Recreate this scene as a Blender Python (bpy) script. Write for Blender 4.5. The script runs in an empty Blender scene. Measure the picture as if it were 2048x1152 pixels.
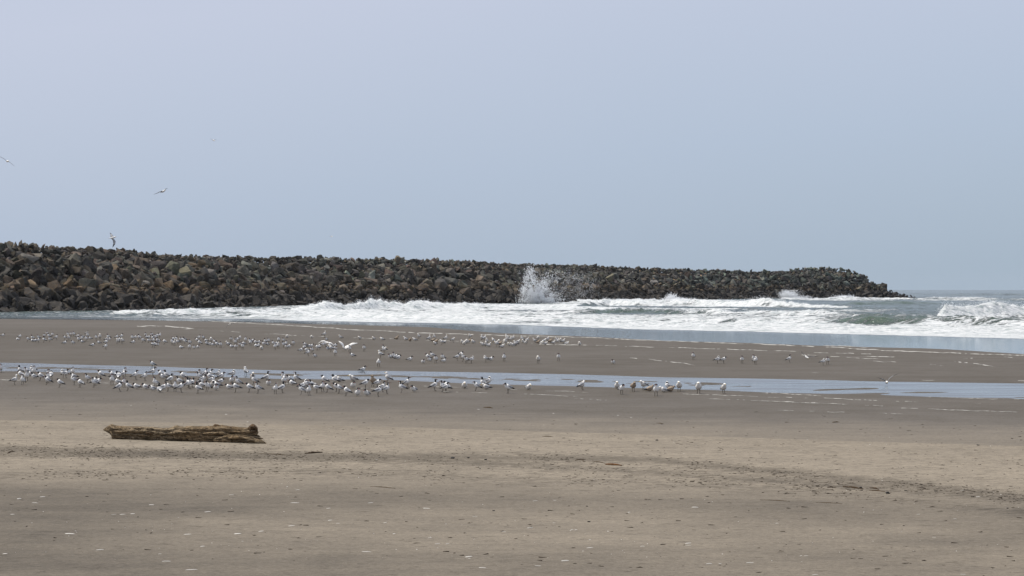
import bpy, bmesh, math, random
import numpy as np
from mathutils import Vector, Matrix
R = math.radians
rnd = random.Random(7)

# ------------------------------------------------------------------ camera, world, sun
F = 5000.0            # focal length in pixels of the 2048 wide photograph
H = 3.2               # eye height above the sea
sc = bpy.context.scene
cd = bpy.data.cameras.new('camera'); cam = bpy.data.objects.new('camera', cd)
sc.collection.objects.link(cam)
cam.location = (0, 0, H); cam.rotation_euler = (R(90), 0, 0)
cd.sensor_width = 36; cd.lens = F / 2048 * 36; cd.clip_start = 0.5; cd.clip_end = 30000
sc.camera = cam
SUN_EL, SUN_AZ = R(61), R(-70)      # azimuth clockwise from +Y: high, from the left and a little ahead
w = bpy.data.worlds.new('World'); sc.world = w; w.use_nodes = True
nt = w.node_tree; nt.nodes.clear()
sky = nt.nodes.new('ShaderNodeTexSky'); sky.sky_type = 'NISHITA'; sky.sun_disc = False
sky.sun_elevation = SUN_EL; sky.sun_rotation = SUN_AZ; sky.air_density = 1.0; sky.dust_density = 2.0; sky.ozone_density = 3.0
skl = nt.nodes.new('ShaderNodeMix'); skl.data_type = 'RGBA'; skl.blend_type = 'MULTIPLY'; skl.inputs[0].default_value = 1
nt.links.new(sky.outputs[0], skl.inputs[6]); skl.inputs[7].default_value = (0.075, 0.075, 0.075, 1)
# thin even cloud veil, slightly brighter higher up and to the left
tc = nt.nodes.new('ShaderNodeTexCoord'); sp = nt.nodes.new('ShaderNodeSeparateXYZ'); nt.links.new(tc.outputs['Generated'], sp.inputs[0])
mz = nt.nodes.new('ShaderNodeMath'); mz.operation = 'MULTIPLY_ADD'; nt.links.new(sp.outputs['X'], mz.inputs[0]); mz.inputs[1].default_value = -0.12; nt.links.new(sp.outputs['Z'], mz.inputs[2])
nz = nt.nodes.new('ShaderNodeTexNoise'); nz.inputs['Scale'].default_value = 4; nz.inputs['Detail'].default_value = 2
nt.links.new(tc.outputs['Generated'], nz.inputs['Vector'])
mz2 = nt.nodes.new('ShaderNodeMath'); mz2.operation = 'MULTIPLY_ADD'; nt.links.new(nz.outputs[0], mz2.inputs[0]); mz2.inputs[1].default_value = 0.035; nt.links.new(mz.outputs[0], mz2.inputs[2])
mr = nt.nodes.new('ShaderNodeMapRange'); nt.links.new(mz2.outputs[0], mr.inputs[0]); mr.inputs[1].default_value = 0.0; mr.inputs[2].default_value = 0.14
cr = nt.nodes.new('ShaderNodeValToRGB'); nt.links.new(mr.outputs[0], cr.inputs[0])
cr.color_ramp.elements[0].color = (0.425, 0.525, 0.640, 1); cr.color_ramp.elements[1].color = (0.600, 0.650, 0.795, 1)
e = cr.color_ramp.elements.new(0.45); e.color = (0.492, 0.583, 0.730, 1)
mix = nt.nodes.new('ShaderNodeMix'); mix.data_type = 'RGBA'; mix.inputs[0].default_value = 0.86
nt.links.new(skl.outputs[2], mix.inputs[6]); nt.links.new(cr.outputs[0], mix.inputs[7])
bg = nt.nodes.new('ShaderNodeBackground'); nt.links.new(mix.outputs[2], bg.inputs[0]); bg.inputs[1].default_value = 1.0
wo = nt.nodes.new('ShaderNodeOutputWorld'); nt.links.new(bg.outputs[0], wo.inputs[0])
sd = bpy.data.lights.new('sun', 'SUN'); sd.energy = 4.3; sd.angle = R(0.6); sd.color = (1, 0.945, 0.86)
so = bpy.data.objects.new('sun', sd); sc.collection.objects.link(so)
sv = Vector((math.sin(SUN_AZ) * math.cos(SUN_EL), math.cos(SUN_AZ) * math.cos(SUN_EL), math.sin(SUN_EL)))
so.rotation_euler = sv.to_track_quat('Z', 'Y').to_euler()
sc.render.engine = 'CYCLES'
sc.view_settings.view_transform = 'Standard'; sc.view_settings.look = 'None'
sc.view_settings.exposure = 0; sc.view_settings.gamma = 1; sc.view_settings.use_curve_mapping = False

# ------------------------------------------------------------------ helpers
def tag(o, label=None, cat=None, group=None, kind=None):
    if label: o['label'] = label
    if cat: o['category'] = cat
    if group: o['group'] = group
    if kind: o['kind'] = kind
    return o
def link(o, parent=None):
    sc.collection.objects.link(o)
    if parent: o.parent = parent
    return o
def mesh_np(name, V, Fc, mats, smooth=False, attrs=None, midx=None):
    """V (n,3) array; Fc (m,3|4) array"""
    me = bpy.data.meshes.new(name)
    V = np.asarray(V, np.float32); Fc = np.asarray(Fc, np.int32)
    k = Fc.shape[1]
    me.vertices.add(len(V)); me.vertices.foreach_set('co', V.ravel())
    me.loops.add(Fc.size); me.loops.foreach_set('vertex_index', Fc.ravel())
    me.polygons.add(len(Fc)); me.polygons.foreach_set('loop_start', np.arange(len(Fc), dtype=np.int32) * k)
    me.polygons.foreach_set('loop_total', np.full(len(Fc), k, np.int32))
    me.polygons.foreach_set('use_smooth', np.full(len(Fc), smooth))
    if midx is not None: me.polygons.foreach_set('material_index', np.asarray(midx, np.int32))
    for m in (mats if isinstance(mats, (list, tuple)) else [mats]): me.materials.append(m)
    if attrs:
        for n, a in attrs.items():
            a = np.asarray(a, np.float32)
            if a.ndim == 1: me.attributes.new(n, 'FLOAT', 'POINT').data.foreach_set('value', a)
            else: me.attributes.new(n, 'FLOAT_COLOR', 'POINT').data.foreach_set('color', a.ravel())
    me.update(calc_edges=True)
    return me
def hsh(ix, iy, s):
    h = (ix.astype(np.int64) * 374761393 + iy.astype(np.int64) * 668265263 + s * 974711) & 0x7fffffff
    h = ((h ^ (h >> 13)) * 1274126177) & 0x7fffffff
    return ((h ^ (h >> 16)) & 0xffff) / 65535.0
def vn(x, y, s=0):
    x = np.asarray(x, float); y = np.asarray(y, float)
    ix = np.floor(x); iy = np.floor(y); fx = x - ix; fy = y - iy
    fx = fx * fx * (3 - 2 * fx); fy = fy * fy * (3 - 2 * fy)
    a = hsh(ix, iy, s); b = hsh(ix + 1, iy, s); c = hsh(ix, iy + 1, s); d = hsh(ix + 1, iy + 1, s)
    return (a * (1 - fx) + b * fx) * (1 - fy) + (c * (1 - fx) + d * fx) * fy * 1.0
def fbm(x, y, s=0, o=4):
    r = 0; a = 1; t = 0
    for i in range(o):
        r = r + a * vn(x * 2 ** i + 17.3 * i, y * 2 ** i - 9.1 * i, s + i); t += a; a *= .5
    return r / t - .5
def cv(pts):
    xs = [p[0] for p in pts]; ys = [p[1] for p in pts]
    return lambda u: np.interp(u, xs, ys)
def sstep(a, b, x):
    t = np.clip((x - a) / (b - a), 0, 1); return t * t * (3 - 2 * t)

# ---- node material helper
class NM:
    def __init__(s, name):
        s.m = bpy.data.materials.new(name); s.m.use_nodes = True; s.t = s.m.node_tree
        s.b = s.t.nodes['Principled BSDF']; s.out = s.t.nodes['Material Output']
    def n(s, typ, **kw):
        x = s.t.nodes.new(typ)
        for k, v in kw.items(): setattr(x, k, v)
        return x
    def set(s, inp, v):
        if isinstance(v, bpy.types.NodeSocket): s.t.links.new(v, inp)
        elif v is not None:
            if isinstance(v, (tuple, list)) and len(v) == 3 and inp.type == 'RGBA': v = (*v, 1)
            inp.default_value = v
    def math(s, op, a, b=None, c=None, clamp=False):
        x = s.n('ShaderNodeMath', operation=op); x.use_clamp = clamp
        s.set(x.inputs[0], a); s.set(x.inputs[1], b)
        if c is not None: s.set(x.inputs[2], c)
        return x.outputs[0]
    def mix(s, f, a, b, mode='MIX'):
        x = s.n('ShaderNodeMix', data_type='RGBA', blend_type=mode)
        s.set(x.inputs[0], f); s.set(x.inputs[6], a); s.set(x.inputs[7], b); return x.outputs[2]
    def attr(s, name, out='Fac'):
        x = s.n('ShaderNodeAttribute', attribute_name=name); return x.outputs[out]
    def pos(s): return s.n('ShaderNodeNewGeometry').outputs['Position']
    def mapv(s, v, scale):
        x = s.n('ShaderNodeMapping'); s.set(x.inputs[0], v); x.inputs['Scale'].default_value = scale; return x.outputs[0]
    def noise(s, v, scale, detail=3, rough=.55, dist=0):
        x = s.n('ShaderNodeTexNoise'); s.set(x.inputs['Vector'], v); x.inputs['Scale'].default_value = scale
        x.inputs['Detail'].default_value = detail; x.inputs['Roughness'].default_value = rough; x.inputs['Distortion'].default_value = dist
        return x.outputs[0]
    def rng(s, v, a, b, c=0, d=1):
        x = s.n('ShaderNodeMapRange'); s.set(x.inputs[0], v)
        for i, q in enumerate((a, b, c, d)): s.set(x.inputs[i + 1], q)
        return x.outputs[0]
    def bump(s, h, strength, dist, normal=None):
        x = s.n('ShaderNodeBump'); s.set(x.inputs['Height'], h); x.inputs['Strength'].default_value = strength
        x.inputs['Distance'].default_value = dist
        if normal: s.set(x.inputs['Normal'], normal)
        return x.outputs[0]
    def ramp(s, v, stops):
        x = s.n('ShaderNodeValToRGB'); s.set(x.inputs[0], v); el = x.color_ramp.elements
        while len(el) < len(stops): el.new(.5)
        for e_, (p, c) in zip(el, stops): e_.position = p; e_.color = (*c, 1)
        return x.outputs[0]
    def base(s, c=None, rough=None, spec=None):
        if c is not None: s.set(s.b.inputs['Base Color'], c)
        if rough is not None: s.set(s.b.inputs['Roughness'], rough)
        if spec is not None: s.set(s.b.inputs['Specular IOR Level'], spec)
        return s.m
def simple(name, c, rough=.7, spec=.3, nscale=None, amt=.2, bump=0):
    k = NM(name)
    if nscale:
        oc = k.n('ShaderNodeTexCoord').outputs['Object']
        nn = k.noise(oc, nscale, 3)
        k.base(k.mix(k.rng(nn, .3, .7), tuple(x * (1 - amt) for x in c), tuple(min(1, x * (1 + amt)) for x in c)), rough, spec)
        if bump: k.set(k.b.inputs['Normal'], k.bump(nn, .6, bump))
    else: k.base(c, rough, spec)
    return k.m

# ---- curves on the ground plane, traced as (u, v) of the photograph and used as (X/Y, 1/Y) on the plane z=0
berm = cv([(-3000, 800), (-400, 840), (0, 848), (560, 857), (900, 866), (1360, 880), (2048, 902), (2900, 932), (5000, 1000)])
sea_edge = cv([(-6000, 590), (-2500, 600), (-900, 626), (0, 638), (300, 641), (500, 645), (700, 650), (860, 655), (1000, 667), (1200, 674), (1330, 681), (1520, 687), (1660, 692), (1850, 698), (2048, 709), (2900, 745), (5000, 800)])
foam_front = cv([(-2500, 597), (-900, 622), (0, 635), (500, 639), (754, 645), (1020, 650), (1254, 658), (1520, 664), (1768, 670), (2048, 678), (2900, 705), (5000, 760)])
pool_top = cv([(-3000, 640), (-900, 705), (0, 725), (273, 732), (400, 736), (575, 740.6), (780, 741.5), (1072, 747), (1335, 754), (1540, 757), (1778, 763), (2048, 767), (2900, 790), (5000, 830)])
pool_bot = cv([(-3000, 645), (-900, 722), (0, 742.5), (195, 746), (400, 753), (517, 757), (634, 759), (780, 760), (955, 768), (1160, 773), (1257, 776), (1433, 781), (1540, 785), (1752, 790), (1855, 794), (2048, 799), (2900, 826), (5000, 880)])
def uv_of(X, Y): return 1024 + F * X / Y, 576 + F * H / Y
def vprime(u, v): return v - (berm(u) - 870)
def ground_z(X, Y):
    X = np.asarray(X, float); Y = np.asarray(Y, float)
    u, v = uv_of(X, Y)
    z = 0.020 + 0.006 * fbm(X * .25, Y * .25, 3)
    z = z + 0.012 * sstep(-7, 0, v - pool_bot(u)) * 0
    # beach falls away under the sea
    Ys = F * H / (sea_edge(u) - 576)
    z = z - np.clip((Y - Ys + 1.2 * fbm(X * .12, Y * .05, 9) * 4) * .012 + .012, 0, 1.4)
    # tidal pool
    inside = np.minimum(v - pool_top(u), pool_bot(u) - v) + 2.0 * fbm(X * .35, Y * .15, 21)
    z = z - 0.042 * sstep(-2.0, 3.0, inside)
    # ripple bars just breaking the water
    mid = (v - pool_top(u)) / (pool_bot(u) - pool_top(u))
    rip = fbm(X * 1.5, Y * .9, 31, 3)
    lane = np.exp(-((mid - .52) / .17) ** 2) * sstep(1700, 1450, u)
    z = z + (inside > 0) * lane * np.clip(rip * .26 + .023, -.01, .040)
    for (u0, u1, va, vb, th) in ((1590, 1790, 782, 776, 2.2), (1650, 2010, 789.5, 782, 2.6), (1905, 2400, 797, 790, 2)):
        t = (u - u0) / (u1 - u0)
        c = va + (vb - va) * t
        z = z + (.027 + .05 * fbm(X * .5, Y * .3, 33)) * np.exp(-((v - c - 2.5 * fbm(u * .012, u * 0, 35)) / th) ** 2) * sstep(0, .3, t) * sstep(1, .7, t)
    # berm: the dry upper beach is a step higher
    d = v - berm(u) + 1.2 * fbm(X * .5, Y * .1, 41)
    z = z + 0.085 * sstep(-2.5, 1.0, d) + .03 * sstep(10, 80, d)
    vp = vprime(u, v)
    up = sstep(870, 900, vp)
    z = z + up * (.020 * fbm(X * 1.3, Y * .9, 51) + .012 * fbm(X * 5, Y * 4, 52, 3))
    z = z + .010 * sstep(790, 830, v) * fbm(X * 3, Y * 1.6, 55, 3)
    return z
def at(u, v):
    """point of the ground under photo pixel (u, v)"""
    z = 0.
    for i in range(6):
        Y = F * (H - z) / (v - 576); X = (u - 1024) / F * Y; z = float(ground_z(X, Y))
    return X, Y, z

# ------------------------------------------------------------------ sand
def grid_faces(nr, nc):
    i = np.arange(nr - 1)[:, None] * nc + np.arange(nc - 1)[None, :]
    i = i.ravel(); return np.stack([i, i + 1, i + nc + 1, i + nc], 1)
def sand_material():
    k = NM('sand'); P = k.pos()
    T = k.attr('tone'); W = k.attr('wet'); D = k.attr('dark')
    big = k.noise(P, .42, 3, .5); mid = k.noise(P, 2.3, 4, .6); fine = k.noise(P, 14, 4, .7); vf = k.noise(P, 55, 3, .7)
    streak = k.noise(k.mapv(P, (.35, 1.6, 1)), 1.0, 4, .6)
    t = k.math('ADD', T, k.math('MULTIPLY', k.math('SUBTRACT', big, .5), .42))
    t = k.math('ADD', t, k.math('MULTIPLY', k.math('SUBTRACT', streak, .5), .30))
    t = k.math('ADD', t, k.math('MULTIPLY', k.math('SUBTRACT', mid, .5), .22))
    c = k.ramp(t, [(0.0, (.074, .061, .043)), (.3, (.114, .099, .080)), (.6, (.177, .152, .119)), (1.0, (.262, .224, .172))])
    g = k.rng(fine, .25, .75, .74, 1.24); g2 = k.rng(vf, .25, .75, .76, 1.24)
    c = k.mix(1, c, k.n('ShaderNodeCombineColor').outputs[0], 'MIX') if False else c
    hs = k.n('ShaderNodeHueSaturation'); k.set(hs.inputs['Color'], c); k.set(hs.inputs['Value'], k.math('MULTIPLY', g, g2)); c = hs.outputs[0]
    # dark damp flecks and drift lines
    fl = k.noise(k.mapv(P, (.8, 1.8, 1)), 5.0, 5, .78, .6)
    ff = k.rng(k.math('ADD', fl, k.math('MULTIPLY', D, .17)), .570, .665)
    c = k.mix(k.math('MULTIPLY', ff, .6), c, (.050, .042, .033))
    # pale crusts / shell dust
    wh = k.noise(P, 30, 2, .5)
    c = k.mix(k.math('MULTIPLY', k.rng(wh, .74, .80), .3), c, (.42, .40, .36))
    k.base(c, k.rng(W, 0, 1, .92, .62), k.rng(W, 0, 1, .06, .10))
    hgt = k.math('ADD', k.math('MULTIPLY', fine, .5), k.math('ADD', mid, k.math('MULTIPLY', vf, .2)))
    k.set(k.b.inputs['Normal'], k.bump(hgt, .8, .022))
    return k.m
us = np.concatenate([[-16000, -9000, -5000, -3000, -1900, -1200, -800], np.arange(-500, 2560, 4.2), [2900, 3400, 4300, 6000, 9000, 16000]])
vs = np.concatenate([np.arange(1450, 860, -1.3), np.arange(860, 618, -.55), [610, 604]])
Ys_ = np.concatenate([[1.5, 5, 10, 14], F * H / (vs - 576)])
U, YY = np.meshgrid(us, Ys_); XX = (U - 1024) / F * YY
ZZ = ground_z(XX, YY); uu, vv = uv_of(XX, YY); vp = vprime(uu, vv)
tone = np.interp(vp, [560, 640, 700, 760, 815, 835, 868.5, 870.5, 930, 965, 985, 1010, 1050, 1090, 1130, 1200], [.14, .18, .12, .08, .26, .44, .60, .80, .92, .88, .70, .50, .54, .60, .48, .54])
nearcol = sstep(960, 1060, vp)
tone = tone + nearcol * (.34 * fbm(XX * .16, YY * .22, 61, 3) * 2) + .12 * fbm(XX * .08, YY * .05, 62) * (1 - nearcol) + .22 * fbm(XX * .035, YY * .14, 67, 3) * sstep(868, 850, vp)
wet = np.interp(vp, [600, 800, 850, 869, 871, 2000], [1, 1, .55, .35, 0, 0])
# drift lines: two bands where the beach is littered
wr1 = cv([(-500, 905), (0, 912), (600, 925), (1000, 930), (1300, 934), (1500, 955), (1700, 975), (2048, 1012), (2500, 1050)])
wr2 = cv([(-500, 960), (0, 965), (600, 960), (1000, 975), (1400, 985), (1700, 1005), (2048, 1045), (2500, 1080)])
wr3 = cv([(-500, 915), (0, 925), (300, 925), (500, 930), (900, 940), (1300, 960), (1700, 990), (2048, 1020), (2500, 1050)])
dark = np.exp(-((vv - wr1(uu)) / 9) ** 2) * .8 + np.exp(-((vv - wr2(uu)) / 12) ** 2) * .45 + np.exp(-((vv - wr3(uu)) / 7) ** 2) * .55
dark = dark + .3 * sstep(868, 876, vp) * sstep(985, 960, vp) - .02 * 1.0 + .10 * sstep(970, 1000, vp)
tone = tone - .38 * np.exp(-((vv - wr3(uu) - 8 * fbm(XX * .2, YY * 0, 66)) / 6) ** 2) * np.clip(.15 + fbm(XX * .45, YY * .3, 64) * 3.2, 0, 1)
nr, nc = U.shape
V = np.stack([XX.ravel(), YY.ravel(), ZZ.ravel()], 1); Fq = grid_faces(nr, nc)
A = {'tone': tone.ravel(), 'wet': wet.ravel(), 'dark': dark.ravel()}
b0 = len(V)   # the beach behind and beside the camera
V = np.vstack([V, [(-3000, -800, -.05), (3000, -800, -.05), (3000, 30, -.05), (-3000, 30, -.05)]])
Fq = np.vstack([Fq, [[b0, b0 + 1, b0 + 2, b0 + 3]]])
for q, val in (('tone', .5), ('wet', 0), ('dark', 0)): A[q] = np.concatenate([A[q], [val] * 4])
M_sand = sand_material()
o = link(bpy.data.objects.new('sand_beach', mesh_np('sand_beach', V, Fq, M_sand, True, A)))
tag(o, 'grey brown sandy beach, wet and dark by the water, dry and pale nearer', 'beach', kind='structure')

# ------------------------------------------------------------------ tidal pool (still water lying in the hollow of the beach)
k = NM('pool_water'); P = k.pos()
rp = k.noise(k.mapv(P, (2.2, 4.5, 1)), 1.0, 3, .5)
k.base((.07, .078, .08), k.rng(k.noise(k.mapv(P, (.25, .8, 1)), .8, 3), .4, .6, .06, .22), .5); k.b.inputs['IOR'].default_value = 1.33
k.set(k.b.inputs['Normal'], k.bump(k.math('ADD', rp, k.math('MULTIPLY', k.noise(k.mapv(P, (1, 2, 1)), 7, 2), .3)), .6, .016)); M_pool = k.m
uc = np.concatenate([[-3000, -1800, -900], np.arange(-400, 2500, 25), [2900, 5000]])
rows = []
for f_ in np.linspace(0, 1, 9):
    vv_ = (pool_top(uc) - 4) * (1 - f_) + (pool_bot(uc) + 4) * f_
    Y_ = F * H / (vv_ - 576); rows.append(np.stack([(uc - 1024) / F * Y_, Y_, np.full_like(Y_, 0.0)], 1))
V = np.concatenate(rows); o = link(bpy.data.objects.new('tidal_pool', mesh_np('tidal_pool', V, grid_faces(9, len(uc)), M_pool, True)))
tag(o, 'shallow strip of blue grey water lying across the beach', 'water', kind='structure')

# ------------------------------------------------------------------ sea
Yr = np.concatenate([np.arange(110, 180, 1.5), np.arange(180, 340, .42), np.arange(340, 520, .7), np.arange(520, 760, 1.3), np.arange(760, 1400, 4), np.arange(1400, 4000, 20), [4000]])
ucs = np.concatenate([[-9000, -5000, -3000, -1800, -1000, -600], np.arange(-300, 2360, 2.9), [2500, 2800, 3300, 4300, 6500, 9000]])
U, YY = np.meshgrid(ucs, Yr); XX = (U - 1024) / F * YY
uu, vv = uv_of(XX, YY)
offs = vv - foam_front(uu)          # >0: the thin smooth swash in front of the foam
open_ = sstep(4, -6, offs)
Z = np.zeros_like(XX); foam = np.zeros_like(XX); green = np.zeros_like(XX)
# chop
wx, wy = XX + 6 * fbm(XX * .02, YY * .02, 71), YY
Z += open_ * (.10 * np.sin(wy * .9 + 2.2 * fbm(XX * .06, YY * .05, 72) * 6) * .5 + .34 * fbm(XX * .22, YY * .5, 73, 4) + .22 * fbm(XX * .9, YY * 1.4, 74, 3))
far = sstep(420, 800, YY)
Z += far * (.75 * fbm(XX * .07, YY * .09, 75, 3) + .42 * fbm(XX * .25, YY * .3, 78, 3))
# breakers: (v of the foot against u), height against u, front length, back length, foam, green
waves = [
    ([(540, 622), (650, 621), (760, 619), (900, 618), (1100, 617), (1250, 618)], [(560, 0), (600, .35), (640, .95), (690, .75), (735, 1.35), (790, 1.05), (900, .85), (1020, .55), (1200, .3), (1260, 0)], 1.8, 5, 1.0, .35),
    ([(180, 628), (300, 629), (620, 628)], [(190, 0), (250, .45), (450, .55), (560, .5), (640, .2), (700, 0)], 1.6, 4, .9, .1),
    ([(-300, 631), (100, 632), (620, 634), (1000, 640)], [(-300, .1), (0, .12), (300, .25), (700, .35), (1000, .25), (1100, 0)], 1.2, 4, .8, 0),
    ([(1140, 613), (1220, 611), (1360, 613)], [(1150, 0), (1190, .7), (1210, 1.15), (1250, .95), (1300, .55), (1370, .1)], 2.2, 6, 1, .1),
    ([(1330, 611), (1480, 613), (1700, 617), (1760, 618)], [(1325, 0), (1350, 1.0), (1400, .9), (1470, .95), (1510, 1.35), (1550, 1.15), (1600, .7), (1680, .4), (1760, 0)], 2.2, 6, 1, .1),
    ([(1040, 604), (1180, 604), (1340, 603), (1520, 602)], [(1040, 0), (1080, .9), (1180, .6), (1340, .5), (1520, .1)], 2.4, 8, 1, 0),
    ([(1100, 627), (1300, 627), (1500, 630), (1720, 632)], [(1080, 0), (1150, .4), (1240, .7), (1300, .5), (1500, .55), (1620, .5), (1730, .2)], 1.8, 5, .85, .3),
    ([(900, 640), (1300, 643), (1700, 647), (2048, 652)], [(850, 0), (1000, .25), (1300, .3), (1600, .35), (2048, .3), (2300, .3)], 1.2, 5, .9, 0),
    ([(1580, 646), (1700, 648), (1850, 650), (2048, 651), (2400, 656)], [(1600, 0), (1680, .4), (1740, .68), (1850, .66), (1950, .5), (2048, .5), (2300, .6)], 1.7, 6, .42, .55),
    ([(1860, 636), (1960, 635), (2048, 634), (2400, 636)], [(1872, 0), (1890, 1.35), (1920, 1.5), (1950, 1.45), (1985, 1.6), (2048, 1.4), (2200, 1.5), (2400, 1.2)], 2.6, 6, 1.25, .05),
    ([(1820, 598), (1900, 600), (1990, 601), (2300, 603)], [(1825, 0), (1860, .5), (1930, .6), (2000, .3), (2300, .4)], 3, 9, .7, .1),
    ([(1540, 601), (1650, 600), (1800, 599), (1860, 600)], [(1540, 0), (1570, .6), (1650, .4), (1700, .7), (1780, .35), (1860, .3)], 3, 7, .8, 0),
    ([(1650, 611), (1760, 610), (1900, 609)], [(1650, 0), (1720, .55), (1770, .75), (1820, .5), (1900, .1)], 3, 8, .15, .5),
    ([(1880, 592), (2000, 591), (2300, 592)], [(1880, 0), (1930, .7), (2010, .9), (2100, .6), (2300, .7)], 5, 14, .45, .1),
]
lump = .8 * fbm(XX * .8, YY * .5, 81, 4) + .5 * fbm(XX * 2.6, YY * 1.8, 82, 3)
for i, (base, hts, fl_, bl_, fo, gr) in enumerate(waves):
    hb = cv(hts)(uu) * ((uu > hts[0][0]) & (uu < hts[-1][0] + (900 if hts[-1][0] >= 2300 else 0)))
    Yc = F * H / (cv(base)(uu) - 576) + 3.0 * fbm(XX * .05, XX * 0, 90 + i) * 2
    s = YY - Yc; sc_ = np.clip(YY / 330, .8, 2.2)
    prof = np.where(s < 0, np.exp(-(s / (fl_ * sc_)) ** 2), np.exp(-(s / (bl_ * sc_)) ** 2))
    hh = hb * (1 + .5 * fbm(XX * .25, YY * 0, 101 + i, 3) * (.75 if fo > 1.1 else 1.6 if fo > .5 else .6))
    Z += hh * prof * (1 + (np.clip(lump, -.6, .55) * (.35 if fo > 1.1 else .8) if fo > .5 else 0))
    fw = np.where(s < 0, np.exp(-(s / (fl_ * sc_ * 2.4)) ** 2), np.exp(-(s / (bl_ * sc_ * .9)) ** 2))
    foam = np.maximum(foam, fo * np.clip(hb / .35, 0, 1) * fw)
    green = np.maximum(green, gr * np.clip(hb / .5, 0, 1) * np.where(s < 0, np.exp(-(s / (fl_ * sc_ * 1.4)) ** 2), np.exp(-(s / 2.) ** 2)))
# wash: general foam cover
def blob(u0, v0, ru, rv, a):
    global foam
    foam = np.maximum(foam, a * np.exp(-((uu - u0) / ru) ** 4 - ((vv - v0) / rv) ** 4))
inland = sstep(2, -1.5, offs + 3 * fbm(XX * .12, YY * .1, 111))
band = np.interp(offs, [-60, -40, -28, -14, 0], [.25, .62, .74, .90, .98])
band = band * np.interp(uu, [0, 250, 520, 640, 2600], [.50, .62, .78, 1, 1])
foam = np.maximum(foam, band * sstep(597, 611, vv) * inland)
blob(1250, 606, 260, 8, .86); blob(1020, 615, 420, 10, .88); blob(1450, 612, 170, 10, .92)
blob(1690, 621, 150, 6, .68); blob(1800, 660, 420, 13, .93); blob(2100, 625, 200, 12, .85); blob(470, 630, 200, 4, .78)
blob(1700, 600, 130, 2.5, .75); blob(1900, 601, 110, 2.2, .72)
foam *= 1 - np.clip(.10 + 1.5 * fbm(XX * .06, YY * .035, 117, 3), 0, .55) * sstep(900, 1150, uu) * sstep(600, 606, vv) * sstep(655, 646, vv)
trough = np.exp(-((uu - 1780) / 190) ** 4 - ((vv - 608) / 4.6) ** 4); foam *= 1 - .75 * trough
gw = np.exp(-((uu - 1900) / 270) ** 6 - ((vv - 645) / 5.5) ** 4); foam *= 1 - .30 * gw * (1 + 1.8 * fbm(XX * .12, YY * .1, 113))
wt = np.exp(-((uu - 1270) / 130) ** 4 - ((vv - 626) / 4.5) ** 4); foam *= 1 - .30 * wt
foam = foam * sstep(1.5, -1, offs + 3 * fbm(XX * .12, YY * .1, 111))
foam = np.maximum(foam, .40 * far * (fbm(XX * .03, YY * .02, 121) > .17))
foam = np.maximum(foam, .45 * sstep(8, 0, offs) * (offs > -2) * (.5 + fbm(XX * .2, YY * .08, 122)))
Z += open_ * np.minimum(foam, .9) * .26 * lump
Z = Z * sstep(2, -10, offs)
Z += .002
k = NM('sea_water'); P = k.pos()
fo = k.attr('foam'); gr = k.attr('green')
n1 = k.noise(k.mapv(P, (.55, 1.3, 1)), .55, 6, .68, 1.2); n2 = k.noise(k.mapv(P, (1, 1.6, 1)), 2.4, 4, .7, .8)
n = k.math('ADD', k.math('MULTIPLY', n1, .72), k.math('MULTIPLY', n2, .28))
th = k.rng(fo, 0, 1.25, .80, .20)
fm = k.rng(k.math('SUBTRACT', n, th), -.035, .035)
deep = k.mix(k.rng(k.noise(P, .05, 2), .35, .65), (.034, .058, .052), (.058, .088, .074))
wc = k.mix(gr, deep, k.mix(k.rng(n2, .35, .65), (.040, .070, .028), (.085, .125, .055)))
fc = k.mix(k.rng(k.noise(k.mapv(P, (.6, 1.4, 1.5)), 1.1, 5, .75, .8), .36, .55), (.36, .41, .41), (.82, .83, .82))
c = k.mix(fm, wc, fc)
calm = k.attr('calm'); k.base(c, k.math('ADD', k.rng(calm, 0, 1, .03, .16), k.math('MULTIPLY', fm, .7)), k.rng(fm, 0, 1, .5, .2)); k.b.inputs['IOR'].default_value = 1.33
hw = k.math('ADD', k.math('MULTIPLY', k.noise(k.mapv(P, (.8, 1.5, 1)), 1.6, 4, .6), .6), k.math('MULTIPLY', k.noise(P, 5, 3, .6), .25))
calm = k.attr('calm')
hw = k.math('ADD', k.math('MULTIPLY', hw, calm), k.math('MULTIPLY', k.math('MULTIPLY', fm, k.math('ADD', n, k.math('MULTIPLY', n2, .6))), 1.3))
k.set(k.b.inputs['Normal'], k.bump(hw, .9, .35)); M_sea = k.m
calm = np.clip(open_ * .95 + .05, 0, 1)
nr, nc = U.shape
V = np.stack([XX.ravel(), YY.ravel(), Z.ravel()], 1)
o = link(bpy.data.objects.new('sea', mesh_np('sea', V, grid_faces(nr, nc), M_sea, True, {'foam': foam.ravel(), 'green': green.ravel(), 'calm': calm.ravel()})))
tag(o, 'rough grey green sea with white breaking surf', 'sea', kind='structure')
def sea_top(u, v):
    Y = F * H / (v - 576); X = (u - 1024) / F * Y
    r = int(np.argmin(abs(Yr - Y))); c_ = int(np.argmin(abs(ucs - u)))
    return X, Y, float(Z[r, c_])

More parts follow.
